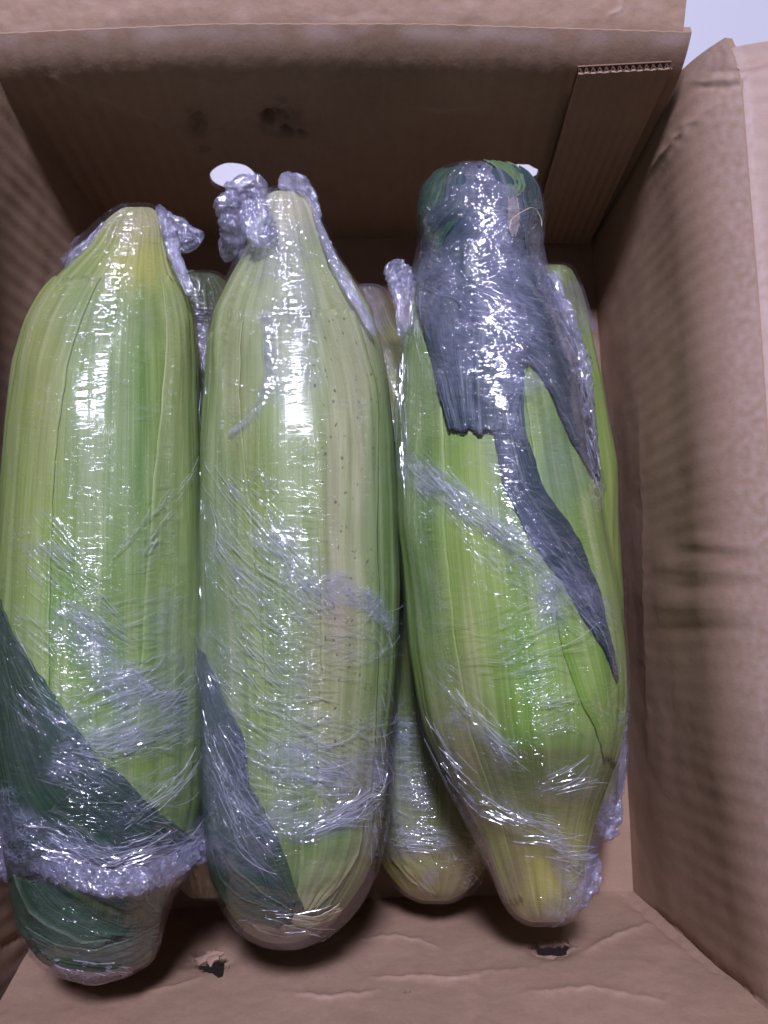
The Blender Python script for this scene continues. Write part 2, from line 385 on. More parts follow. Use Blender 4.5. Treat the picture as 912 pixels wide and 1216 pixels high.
rimF = [U(-5, 62, BH), U(250, 50, BH + .001), U(500, 50, BH), U(826, 60, BH)]
ell = lambda r, n=0.0, seed=0: [r * (1 + n * math.sin(3 * a + seed) + n * .7 * math.sin(7 * a + 2 * seed)) for a in np.linspace(0, 2 * np.pi, 49)]
def far_disp(P, px, py, u, v):
    d = sstep(1.0, .92, v) * (0.0006 * fbm(P * 28, 3) + 0.00014 * fbm(P * 160, 3)) - 0.010 * np.clip((v - .82) / .18, 0, 1) ** 2
    d += 0.00016 * np.sin(P[..., 0] * 2 * np.pi / 0.0072 + 0.6 * fbm(P * 20, 2))
    d += crease(px, py, [(60, 95), (120, 118), (200, 150)], 4, 0.0012)
    d += crease(px, py, [(490, 128), (520, 131), (570, 129), (640, 112)], 3.5, 0.0008)
    for (x, y, sx, sy, a) in ((330, 143, 24, 15, -0.0060), (348, 160, 16, 3, -0.005), (318, 148, 6, 8, -0.004), (232, 148, 9, 15, -0.0055), (228, 133, 8, 3, 0.0022), (238, 176, 10, 4, -0.0025), (340, 120, 18, 4, 0.002)):
        d += a * np.exp(-((px - x) / sx) ** 2 - ((py - y) / sy) ** 2) * (1 + 0.9 * fbm(P * 260, 3))
    return d
def far_wear(px, py, u, v):
    w = 0.5 * np.exp(-((v - 0.985) / .025) ** 2) * np.clip(0.4 + 1.2 * noise3(np.stack([px / 40, py / 30, px * 0], -1)), 0, 1)
    w += crease(px, py, [(60, 95), (120, 118), (200, 150)], 3, 0.25) + crease(px, py, [(490, 128), (520, 131), (570, 129)], 3, .35)
    return np.clip(w, 0, .6)
panel('wall', [FLc + (-.008, 0, 0), FRc + (.003, 0, 0)], [rimF[0] + (-.006, 0, 0)] + rimF[1:], 420, 190, (0, -1, 0.2), far_disp, sag=-0.001, wear_light=far_wear,
      holes=[((276, 211), ell(27.5, .012, 1), 0.63), ((622, 207), ell(17, .06, 2), 0.72), ((690, 271), ell(3.4, .1), 1.4)])

far_P = o_edge['wall'][-1].copy()
# right wall with its soft flute ripples and two deep buckles
rimR_px = [(826, 56), (842, 78), (850, 200), (861, 350), (869, 480), (874, 600), (884, 720), (893, 850), (915, 1000), (965, 1245)]
rimR = [U(x, y, BH) for x, y in rimR_px]
def ripple(P, amp, per=0.0078):
    s = P[..., 1] + 0.0016 * fbm(P * 22, 2)
    return amp * np.sin(s * 2 * np.pi / per) * (0.55 + 0.6 * fbm(P * 17 + 5, 2))
def right_disp(P, px, py, u, v):
    nf = sstep(1.0, .90, v); d = nf * (ripple(P, 0.00012) * sstep(.1, .7, v) + 0.0010 * fbm(P * 20, 3)) - 0.013 * np.clip((v - .72) / .28, 0, 1) ** 2.2
    g = lambda y0, s: np.exp(-((py - y0 - (px - 800) * 0.04) / s) ** 2)
    fade = sstep(755, 810, px) * (0.35 + .65 * sstep(.99, .85, v))
    yy = py - (px - 800) * .05 + 5 * noise3(P * 45)
    rmp = lambda y0, w_, k_: sstep(y0 - w_ - k_, y0 - k_, yy) * np.clip((y0 - yy) / k_, 0, 1)
    d += fade * (0.0012 * rmp(745, 40, 24) + 0.0008 * rmp(694, 30, 18) + 0.0009 * rmp(655, 20, 10) * sstep(800, 850, px))
    d += sstep(120, 300, py) * 0 + crease(px, py, [(770, 205), (800, 170), (832, 120)], 8, 0.0022)
    d += crease(px, py, [(815, 95), (845, 88)], 4, 0.0010) - crease(px, py, [(815, 104), (845, 97)], 4, 0.0012) - crease(px, py, [(820, 84), (850, 78)], 3, 0.0008)
    d += crease(px, py, [(752, 1065), (800, 1100), (850, 1150), (905, 1190)], 5, -0.0022)
    d += crease(px, py, [(760, 480), (770, 900)], 6, 0.0006)
    d *= sstep(0.0, 0.06, v) * 0.9 + 0.1
    return d
def right_wear_light(px, py, u, v):
    w = 0.42 * np.exp(-((v - 1.0) / .12) ** 2) + crease(px, py, [(780, 205), (805, 172), (828, 135)], 3, .4)  # fold scuffs, spread wider to blend into the flap's painted brightness
    return np.clip(w * (0.7 + .8 * noise3(np.stack([px / 9, py / 9, px * 0], -1))), 0, .6)
panel('wall', [NRc + (0.004, -.012, 0), (NRc + FRc) / 2 + (.004, 0, 0), FRc + (0.001, .008, 0)], [rimR[-1] + (0.001, -.012, 0)] + rimR[::-1][1:-1] + [rimR[0] + (0, .006, 0)], 460, 200, (-1, 0, 0.15), right_disp, wear_light=right_wear_light)

right_P = o_edge['wall'][-1].copy()
# left wall
rimL = [U(-110, 1300, BH), U(-110, 900, BH), U(-105, 600, BH), U(-85, 300, BH), U(-24, 62, BH)]
def left_disp(P, px, py, u, v):
    return 0.0012 * fbm(P * 22, 3) + ripple(P, 0.00025) + crease(px, py, [(0, 1125), (30, 1110), (90, 1050)], 5, -0.002)
panel('wall', [NLc + (-.001, -.008, 0), FLc + (-.002, .010, 0)], [rimL[0] + (-.001, -.008, 0)] + rimL[1:-1] + [rimL[-1] + (0, .012, 0)], 300, 120, (1, 0, 0.15), left_disp, sag=-0.002)

# near wall
rimN = [U(-66, 1302, BH), U(300, 1292, BH), U(650, 1270, BH), U(968, 1248, BH)]
def near_disp(P, px, py, u, v):
    d = 0.0013 * fbm(P * 24, 3) + 0.00025 * fbm(P * 150, 3)
    d += crease(px, py, [(430, 1116), (470, 1112), (500, 1116), (520, 1124)], 3, 0.0016)
    d += crease(px, py, [(440, 1160), (490, 1158), (540, 1162), (570, 1158)], 3, 0.0018)
    d += crease(px, py, [(620, 1180), (700, 1172), (790, 1190)], 5, 0.0014)
    d += crease(px, py, [(690, 1132), (730, 1112), (775, 1096)], 4, 0.0020)
    d += crease(px, py, [(350, 1180), (390, 1186), (450, 1176)], 3, 0.0016) + crease(px, py, [(170, 1180), (215, 1172), (240, 1160)], 3, 0.0016)
    d += crease(px, py, [(520, 1158), (640, 1150)], 5, 0.001) - crease(px, py, [(735, 1060), (760, 1080), (800, 1112), (860, 1160)], 6, 0.0022)
    for (x, y) in ((250, 1140), (655, 1127)):
        d += -0.0035 * np.exp(-((px - x) / 24) ** 2 - ((py - y) / 9) ** 2) * (1 + .8 * fbm(P * 220, 3))
    return d
def near_wear(px, py, u, v):
    w = 0
    for c in ([(430, 1116), (470, 1112), (500, 1116), (520, 1124)], [(440, 1160), (490, 1158), (540, 1162), (570, 1158)], [(690, 1132), (730, 1112), (775, 1096)],
              [(350, 1180), (390, 1186), (450, 1176)], [(640, 1178), (700, 1172), (790, 1190)], [(390, 1112), (430, 1114)]):
        w = w + crease(px, py, c, 2.5, .38)
    w = w * (0.6 + 1.0 * noise3(np.stack([px / 14, py / 9, px * 0 + 3], -1)))
    return np.clip(w, 0, .6)
rr = np.random.RandomState(3)
def jag(r, a): return [r * (1 + a * rr.uniform(-1, 1)) for _ in range(25)]
h1 = jag(19, .35); h1[-1] = h1[0]; h2 = jag(27, .32); h2[-1] = h2[0]; h3 = jag(5.0, .3); h3[-1] = h3[0]; h4 = jag(9, .3); h4[-1] = h4[0]
panel('wall', [NLc + (-.004, 0, 0), (NLc + NRc) / 2 + (0, .001, 0), NRc + (.007, 0, 0)], rimN[:-1] + [rimN[-1] + (.004, 0, 0)], 460, 150, (0, 1, 0.25), near_disp, wear_light=near_wear,
      holes=[((252, 1147), h1, 0.62), ((236, 1133), h4, 0.5), ((655, 1124), h2, 0.34), ((484, 1178), h3, 0.5)])
# torn scraps left hanging in the punched holes
def scrap(pts, z0, seed, mat=M_CARD):
    r = np.random.RandomState(seed); P = unproj(np.array([p[0] for p in pts], float), np.array([p[1] for p in pts], float), np.array([p[2] for p in pts], float))
    a, b, c, d = P[:4]; n = 10; u, v = np.meshgrid(np.linspace(0, 1, n), np.linspace(0, 1, n)); u = u[..., None]; v = v[..., None]
    G = a * (1 - u) * (1 - v) + b * u * (1 - v) + c * u * v + d * (1 - u) * v
    G = G + 0.0012 * np.stack([noise3(G * 300 + seed + 9 * k) for k in range(3)], -1)
    me = mesh_np('torn_scrap', G, grid_faces(n, n), None, {'wear_light': np.full(n * n, .1)}); o = link('torn_scrap', me, mat); so = o.modifiers.new('t', 'SOLIDIFY'); so.thickness = 0.0012
    adopt(o, box); return o
scrap([(232, 1142, .052), (262, 1130, .052), (268, 1133, .054), (238, 1146, .054)], 0, 1)
scrap([(244, 1132, .050), (256, 1127, .050), (262, 1142, .056), (250, 1147, .056)], 0, 2)
scrap([(634, 1123, .044), (662, 1119, .044), (668, 1125, .047), (642, 1128, .047)], 0, 3)
scrap([(655, 1118, .044), (676, 1124, .044), (668, 1127, .047), (656, 1125, .047)], 0, 4)

# far flap folded outwards and right flap folded outwards
rimF2 = smooth_poly(rimF, 60, 2)
e = 0.0005
def flap(name, inner, outer, nu, nv, up, disp, wear_light):
    return panel(name, inner, outer, nu, nv, up, disp, wear_light=wear_light)
def ff_disp(P, px, py, u, v):
    return 0.0012 * (1 - np.exp(-v / 0.06)) + sstep(0, .06, v) * (0.0012 * fbm(P * 26, 3) + 0.0005 * fbm(P * 140, 3)) + crease(px, py, [(720, 24), (735, 14), (742, 0)], 3, 0.0012)
inn = far_P[proj(far_P)[0] < 812] + (0, .0002, -.0003)
out = [U(-60, -150, BH + .012), U(250, -170, BH + .014), U(500, -170, BH + .014), U(828, -160, BH + .012)]
def ff_wear(px, py, u, v):
    return np.clip(0.0 + 0.25 * noise3(np.stack([px / 30, py / 14, px * 0], -1)) + crease(px, py, [(720, 24), (735, 14), (742, 0)], 2, .4), 0, .5)
panel('flap', inn, out, 420, 120, (0, 0, 1), ff_disp, wear_light=ff_wear)
def rf_disp(P, px, py, u, v):
    d = ripple(P, 0.00017, 0.0074) * sstep(0, .08, v) + sstep(0, .08, v) * 0.0010 * fbm(P * 22, 3) + 0.0010 * (1 - np.exp(-v / 0.05))
    d += crease(px, py, [(845, 82), (880, 84), (912, 78)], 4, 0.0012) - crease(px, py, [(845, 103), (875, 99), (890, 97)], 3, 0.001)
    for y in (636, 668, 700, 748, 800): d += crease(px, py, [(868, y), (895, y - 2), (935, y - 8)], 3.5, 0.0016) - crease(px, py, [(868, y + 9), (940, y + 2)], 5, .0014)
    return d
def rf_wear_light(px, py, u, v):
    w = 0.38 + 0.3 * np.exp(-((v - .03) / .03) ** 2) * (0.7 + .8 * noise3(np.stack([px / 7, py / 7, px * 0], -1)))  # whole flap painted paler to look brighter lit, plus scuffs along the fold
    return np.clip(w * (1 + .4 * noise3(np.stack([px / 30, py / 16, px * 0], -1))), 0, .7)
innR = right_P[:-4] + (.0002, 0, -.0003)
outR = [U(1190, 1290, BH + .004), U(1150, 600, BH + .006), U(1100, 23, BH + .006)]
panel('flap', innR, outR, 460, 160, (0, 0, 1), rf_disp, wear_light=rf_wear_light, thick=0.0032)
# torn paper liner curling at the corner of the right flap
def lip():
    pts = [U(806, 66, BH - .002), U(820, 60, BH + .001), U(842, 53, BH + .003), U(880, 52, BH + .004), U(930, 46, BH + .005)]
    p = smooth_poly(pts, 60, 2); p += 0.0004 * np.stack([noise3(p * 400 + k * 9) for k in range(3)], -1)
    q = p + np.array((0, -0.0026, -0.0006)) * (1 + .5 * noise3(p * 300)[:, None])
    V = np.stack([p, (p + q) / 2 + (0, 0, .0007), q]); me = mesh_np('torn_liner', V, grid_faces(60, 3), None, {'wear_light': np.full(180, .45)})
    o = link('torn_liner', me, M_CARD); so = o.modifiers.new('t', 'SOLIDIFY'); so.thickness = 0.0004; adopt(o, box)
# far-left and near flaps beyond the frame
panel('flap', [rimL[0] + (-.001, 0, e), rimL[-1] + (-.001, 0, e)], [rimL[0] + (-.11, 0, -.01), rimL[-1] + (-.11, 0, -.01)], 60, 30, (0, 0, 1), None)
panel('flap', [rimN[0] + (0, -.001, e), rimN[-1] + (0, -.001, e)], [rimN[0] + (0, -.10, -.02), rimN[-1] + (0, -.10, -.02)], 60, 30, (0, 0, 1), None)

# glued joint tab standing proud of the far wall, its flutes showing along the top edge
def far_at(x, y):
    """point of the far wall seen at a pixel: intersect the wall's plane"""
    a, b, c = FLc, FRc, rimF[-1]; n = np.cross(b - a, c - a); n /= np.linalg.norm(n)
    p0 = unproj(x, y, 0.0); o_ = np.array((0, 0, CAM_Z)); d = p0 - o_
    k = np.dot(a - o_, n) / np.dot(d, n); return o_ + d * k, n
tl, n_f = far_at(686, 77); tr_, _ = far_at(797, 71); bl, _ = far_at(628, 280); br, _ = far_at(699, 281); ml, _ = far_at(643, 200)
n_in = n_f if n_f[1] < 0 else -n_f
off = n_in * 0.0046
tabo = panel('joint_tab', [bl + off, br + off], [tl + off, tr_ + off], 90, 90, n_in, lambda P, px, py, u, v: 0.0003 * fbm(P * 60, 3) + 0.00016 * np.sin(u * 2 * np.pi * 8), thick=0.0008)
panel('joint_tab', [bl + off - n_in * .0042, br + off - n_in * .0042], [tl + off - n_in * .0036, tr_ + off - n_in * .0036], 12, 12, n_in, None, thick=0.0006, mat=M_CORE)
nfl = 14; V = []; Qf = []
for row, dz in enumerate((0.0, -0.006)):
    for k in range(nfl * 8 + 1):
        s = k / (nfl * 8); base = tl * (1 - s) + tr_ * s + np.array((0, -0.0004, 0.0002 + dz))
        V.append(base + off - n_in * (0.0022 + 0.0012 * math.sin(s * nfl * 2 * math.pi)))
me = mesh_np('flutes', V, grid_faces(nfl * 8 + 1, 2), None, {'wear_light': np.full(len(V), .0)})
fo = link('flutes', me, M_DARK); so = fo.modifiers.new('t', 'SOLIDIFY'); so.thickness = 0.0004; adopt(fo, box)
# doubled board along the far-left corner
al, _ = far_at(18, 86); ar, _ = far_at(42, 92); cl, _ = far_at(138, 276); cr, _ = far_at(166, 279)

# ------------------------------------------------------------------ corn ears
class Ear:
    """lofted ear: rows of (y_px, xL_px, xR_px) at centre height zc -> stations along the ear"""
    def __init__(s, rows, zc, squash=0.95, nt=300, nth=288, sm=5, seed=0, bump=0.0012, zfun=None, mid=None):
        rows = np.array(rows, float); s.seed = seed
        y = rows[:, 0]; xc = (rows[:, 1] + rows[:, 2]) / 2; hw = (rows[:, 2] - rows[:, 1]) / 2
        z = np.array([zfun(v) for v in y]) if zfun else np.full(len(y), zc)
        Cc = unproj(xc, y, z); Rr = hw / F * (CAM_Z - z); Rr = Rr - 0.0007 * sstep(0.012, 0.022, Rr)
        # the widest silhouette of a tube seen from the side sits a little above its centre
        dense = np.linspace(0, 1, 1400)
        path = np.r_[0, np.cumsum(np.hypot(np.diff(y), np.diff(hw)))]; path /= path[-1]
        f = lambda a: np.interp(dense, path, a)
        Cd = np.stack([f(Cc[:, k]) for k in range(3)], -1); Rd = f(Rr)
        for k in range(3): Cd[:, k] = gauss1(Cd[:, k], sm * 4)
        Rs = gauss1(Rd, sm * 1.6); w_ = sstep(0, .03, dense) * sstep(1, .97, dense)
        Rd = Rs * w_ + Rd * (1 - w_); Rd[0] = Rd[-1] = 1e-5
        Rd = np.maximum(Rd, 1e-5)
        L = np.r_[0, np.cumsum(np.hypot(np.linalg.norm(np.diff(Cd, axis=0), axis=1), np.abs(np.diff(Rd))))]
        s.len = L[-1]; tt = np.linspace(0, L[-1], nt)
        s.C = np.stack([np.interp(tt, L, Cd[:, k]) for k in range(3)], -1); s.R = np.interp(tt, L, Rd)
        s.nt, s.nth = nt, nth; s.squash = squash; s.Rmax = s.R.max()
        th = np.linspace(-np.pi, np.pi, nth, endpoint=False); s.th = th
        T, R_ = np.meshgrid(np.arange(nt), th, indexing='ij'); T = T.astype(int)
        up = np.array((0, 0, CAM_Z)) - s.C; up /= np.linalg.norm(up, axis=1)[:, None]
        sd = np.array((1.0, 0, 0)) - up * up[:, :1]; sd /= np.linalg.norm(sd, axis=1)[:, None]
        dirv = sd[:, None] * np.sin(R_)[..., None] + up[:, None] * (np.cos(R_) * squash)[..., None]
        low = noise3(dirv * 1.6 + np.stack([0 * R_, T / nt * 5, 0 * R_], -1) + seed * 3.7)
        midn = noise3(dirv * 5.0 + np.stack([0 * R_, T / nt * 9, 0 * R_], -1) + seed * 5.1)
        rid = np.abs(noise3(np.stack([np.sin(R_) * 9, T / nt * 1.6, np.cos(R_) * 9], -1) + seed * 2.2))
        amp = sstep(0, 0.006, s.R)[:, None]
        rad = s.R[:, None] + amp * (bump * low + bump * .35 * midn - bump * 0.45 * rid)
        if mid is not None: rad = rad + amp * mid(T / nt, R_)
        s.cover = np.zeros((nt, nth)); s.P = s.C[:, None, :] + dirv * np.maximum(rad, 1e-5)[..., None]
        s.calc()
    def calc(s):
        P = s.P
        gt = np.gradient(P, axis=0); Pw = np.concatenate([P[:, -1:], P, P[:, :1]], 1); gh = (Pw[:, 2:] - Pw[:, :-2]) / 2
        n = np.cross(gh, gt); n /= np.linalg.norm(n, axis=-1)[..., None] + 1e-12
        ctr = P - s.C[:, None, :]
        sg = np.sign((n * ctr).sum(-1)); sg[sg == 0] = 1
        s.N = n * sg[..., None]; s.N[0] = (0, 1, 0); s.N[-1] = (0, -1, 0)
        s.px, s.py = proj(P)
    def uvs(s):
        T, R_ = np.meshgrid(np.linspace(0, s.len * 1000, s.nt), s.th * s.Rmax * 1000, indexing='ij')
        return np.stack([R_, T], -1)
    def inv(s, x, y):
        """pixel -> (t index, theta) on the upper side"""
        vis = np.abs(s.th) < math.radians(100)
        th = s.th[vis]; d = (s.px[:, vis] - x) ** 2 + (s.py[:, vis] - y) ** 2
        a, b = np.unravel_index(np.argmin(d), d.shape); return float(a), float(th[b])
    def at(s, t, th, off):
        """bilinear point at (t index, theta) lifted by off"""
        t = np.clip(t, 0, s.nt - 1.001); i = np.floor(t).astype(int); f = (t - i)[..., None]
        g = ((th + np.pi) / (2 * np.pi) * s.nth) % s.nth; j = np.floor(g).astype(int) % s.nth; h = (g - np.floor(g))[..., None]; j2 = (j + 1) % s.nth
        B = lambda A: (A[i, j] * (1 - h) + A[i, j2] * h) * (1 - f) + (A[i + 1, j] * (1 - h) + A[i + 1, j2] * h) * f
        n = B(s.N); n /= np.linalg.norm(n, axis=-1)[..., None] + 1e-9
        return B(s.P) + n * off[..., None]
    def closed_uv_mesh(s, name, P, attrs):
        """tube grid with a duplicated seam column so that the UVs do not wrap"""
        P2 = np.concatenate([P, P[:, :1]], 1); uv = s.uvs(); step = uv[:, 1:2] - uv[:, 0:1]
        uv = np.concatenate([uv, uv[:, -1:] + step], 1)
        at = {k: np.concatenate([a, a[:, :1]], 1) for k, a in attrs.items()}
        return mesh_np(name, P2, grid_faces(s.nth + 1, s.nt), uv, at)

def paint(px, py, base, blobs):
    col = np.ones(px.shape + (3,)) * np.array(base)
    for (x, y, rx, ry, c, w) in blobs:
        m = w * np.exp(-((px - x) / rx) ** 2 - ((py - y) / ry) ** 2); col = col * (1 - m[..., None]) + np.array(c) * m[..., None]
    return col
def paint_field(px, py, strokes, brk=None):
    f = np.zeros(px.shape)
    for (pts, w, val) in strokes:
        d, a = seg_dist(px, py, pts); wv = w if not isinstance(w, tuple) else w[0] + (w[1] - w[0]) * a
        m = val * sstep(1.0, 0.35, d / wv); f = np.maximum(f, m)
    return f

def husk_part(ear, name, base, blobs, root, mat=M_HUSK, spots=()):
    ear.paint = (base, blobs)
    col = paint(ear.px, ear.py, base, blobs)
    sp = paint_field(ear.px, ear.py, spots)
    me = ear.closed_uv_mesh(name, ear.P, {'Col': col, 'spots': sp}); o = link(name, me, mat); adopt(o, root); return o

def leaf_part(ear, name, left, right, col, root, mat=None, off=0.0009, n=120, m=40, curl=0.0006, thick=0.0005, seed=0, rib=True, wave=0.0004, label=None, col2=None, spots=0.0):
    """a husk leaf lying on the ear between two edge lines; points are (x, y) px, or ('w', y, theta_deg)"""
    def conv(pts):
        out = []
        for p in pts:
            if p[0] == 'w':
                t0, _ = ear.inv(float(np.interp(0, [0], [0])) + ear_center_x(ear, p[1]), p[1]); out.append((t0, math.radians(p[2])))
            else: out.append(ear.inv(*p))
        return np.array(out)
    L = smooth_poly(conv(left), n, 2.5); R = smooth_poly(conv(right), n, 2.5)
    s = np.linspace(0, 1, m)[None, :]
    T = L[:, :1] * (1 - s) + R[:, :1] * s; TH = L[:, 1:] * (1 - s) + R[:, 1:] * s
    v = np.linspace(0, 1, n)[:, None] + 0 * s; S_ = s + 0 * v
    edge = np.exp(-(np.minimum(S_, 1 - S_) / 0.06) ** 2)
    w = noise3(np.stack([S_ * 6, v * 4, 0 * v + seed], -1)); w2 = noise3(np.stack([S_ * 2 + 9, v * 9, 0 * v + seed], -1))
    off = 0.0003 + off * 0.5
    if name == 'husk_leaf': off *= .6; curl *= .5; thick = min(thick, .00035)
    offs = off + 0.6 * curl * edge * (0.5 + w2) + wave * w + (0.0005 * np.exp(-((S_ - .5) / .03) ** 2) if rib else 0)
    jit = (0.010 * w2 + .012 * noise3(np.stack([S_ * 0, v * 26, 0 * v + seed + 6], -1))) * edge
    vend = np.maximum(sstep(.90, 1, v), sstep(.10, 0, v)); T = T + vend * (2.6 * noise3(np.stack([S_ * 7, 0 * v, 0 * v + seed + 3], -1)) + 1.2 * noise3(np.stack([S_ * 23, 0 * v, 0 * v + seed], -1)))
    ii = np.clip(np.rint(T).astype(int), 0, ear.nt - 1); jj = np.rint((TH + np.pi) / (2 * np.pi) * ear.nth).astype(int) % ear.nth
    for da in range(-3, 4):
        for db in range(-3, 4):
            np.maximum.at(ear.cover, (np.clip(ii + da, 0, ear.nt - 1), (jj + db) % ear.nth), np.maximum(offs, 0) + thick)
    P = ear.at(T, TH + jit, np.maximum(offs, off * .5))
    width = np.linalg.norm(P[:, -1] - P[:, 0], axis=-1).max() * 1000; length = np.linalg.norm(np.diff(P[:, m // 2], axis=0), axis=-1).sum() * 1000
    uv = np.stack([(S_ - .5) * width * 1.1 + seed * 50, v * length], -1)
    if name == 'husk_leaf' and off < .0005 and thick > .0003:
        qx, qy = proj(P); c = paint(qx, qy, *ear.paint); rib = False; col2 = None; edge = edge * .35
    else: c = np.array(col) * np.ones(P.shape)
    if col2 is not None: c = c * (1 - v[..., None]) + np.array(col2) * v[..., None]
    if rib: c = c + (np.exp(-((S_ - .5) / .02) ** 2) * 0.10)[..., None] * np.array((1, 1.1, .8))
    c = c * (1 + 0.5 * (edge * .4)[..., None])
    me = mesh_np(name, P, grid_faces(m, n), uv, {'Col': c, 'spots': np.full(v.shape, spots)})
    o = link(name, me, mat or M_LEAF); so = o.modifiers.new('thickness', 'SOLIDIFY'); so.thickness = thick; so.offset = 0
    if label: o['label'] = label
    adopt(o, root); return o
def ear_center_x(ear, y):
    k = np.argmin(np.abs(ear.py[:, ear.nth // 2] - y)); return float(ear.px[k, ear.nth // 2])

def film_part(ear, rows, zc, root, haze, crump, dirA, dirB, base_haze=0.012, seed=1, nt=430, nth=360, lift=0.0006, zfun=None, squash=0.95, wrink=0.00035, folds=()):
    fe = Ear(rows, zc, squash, nt, nth, 7, seed=ear.seed, bump=0.0005, zfun=zfun)
    # never let the film sink below the husk: compare radii in the same direction by sampling the ear
    P = fe.P.copy(); fe_off = np.full(P.shape[:2], lift)
    hz = paint_field(fe.px, fe.py, haze); cr = paint_field(fe.px, fe.py, crump); a = paint_field(fe.px, fe.py, dirA); b = paint_field(fe.px, fe.py, dirB)
    Q = P * 1000
    brk = np.clip(0.6 + 1.0 * fbm(Q / 11, 3), 0, 1.2); brk2 = np.clip(0.6 + 1.3 * fbm(Q / 10 + 40, 2), 0, 1.2)
    hz = np.clip(base_haze * (1 + 0.9 * fbm(Q / 14 + 9, 3)) + hz * brk, 0, 1); cr = np.clip(cr * brk2, 0, 1); a = np.clip(a * brk2, 0, 1); b = np.clip(b * brk2, 0, 1)
    # real creases in the sheet where it is gathered
    uvm = fe.uvs()
    def strk(deg, l, w, sd_):
        c_, s_ = math.cos(math.radians(deg)), math.sin(math.radians(deg)); x_ = uvm[..., 0] * c_ + uvm[..., 1] * s_; y_ = -uvm[..., 0] * s_ + uvm[..., 1] * c_
        return fbm(np.stack([x_ / l, y_ / w, 0 * x_ + sd_], -1), 2, True)
    fA, fB, fC = strk(40, 16, 2.2, 1.5), strk(-20, 16, 2.2, 7.5), strk(4, 9, 2.4, 3.3)
    d = wrink * (2.2 * cr * (0.5 * fC + 0.3 * fA + 0.3 * fB) + 1.6 * a * fA + 1.6 * b * fB)
    if folds:
        ff = paint_field(fe.px, fe.py, folds)
        d = d + 0.0011 * ff * (0.6 * strk(14, 22, 5.0, 21.5) + 0.4 * strk(-28, 18, 4.0, 31.5) - .2)
    fe.P = P + fe.N * (fe_off + np.maximum(d, -0.0004) + 0.0008 * cr)[..., None]
    # lift above the husk
    er = ear.P; tfe = (fe.C[:, 1]); te = ear.C[:, 1]
    order = np.argsort(te); ti = np.interp(tfe, te[order], np.arange(ear.nt)[order].astype(float))
    TT = ti[:, None] + 0 * fe.th[None]; TH = 0 * ti[:, None] + fe.th[None]
    cv = ear.cover.copy()
    for _ in range(3): cv = (cv + np.roll(cv, 1, 1) + np.roll(cv, -1, 1) + np.roll(cv, 1, 0) + np.roll(cv, -1, 0)) / 5
    cv = np.maximum(cv, ear.cover); ear_cv = cv[np.clip(np.rint(TT).astype(int), 0, ear.nt - 1), np.clip(np.rint((TH + np.pi) / (2 * np.pi) * ear.nth).astype(int), 0, ear.nth - 1)]
    hp = ear.at(TT, TH, ear_cv)
    cc = fe.C[:, None, :]
    rf = np.linalg.norm(fe.P - cc, axis=-1); rh = np.linalg.norm(hp - cc, axis=-1)
    rm = rh.copy()
    for q in range(1, 9): rm = np.maximum(rm, np.maximum(np.roll(rh, q, 1), np.roll(rh, -q, 1)))
    acc = 0
    for q in range(-8, 9): acc = acc + np.roll(rm, q, 1)
    rm = acc / 17; acc = 0; pad = np.pad(rm, ((5, 5), (0, 0)), mode='edge')
    for q in range(11): acc = acc + pad[q:q + rm.shape[0]]
    rh = np.maximum(acc / 11, rh)
    inside = (tfe > te.min() + .002) & (tfe < te.max() - .002)
    need = np.where(inside[:, None], rh + 0.0006 + np.maximum(d, 0), 0)
    k = np.maximum(need / np.maximum(rf, 1e-5), 1.0); k = np.minimum(k, 1.35)
    fe.P = cc + (fe.P - cc) * k[..., None]
    fe.calc()
    me = fe.closed_uv_mesh('plastic_film', fe.P, {'haze': hz, 'crump': cr, 'dirA': a, 'dirB': b}); o = link('plastic_film', me, M_FILM); adopt(o, root)
    return o, fe

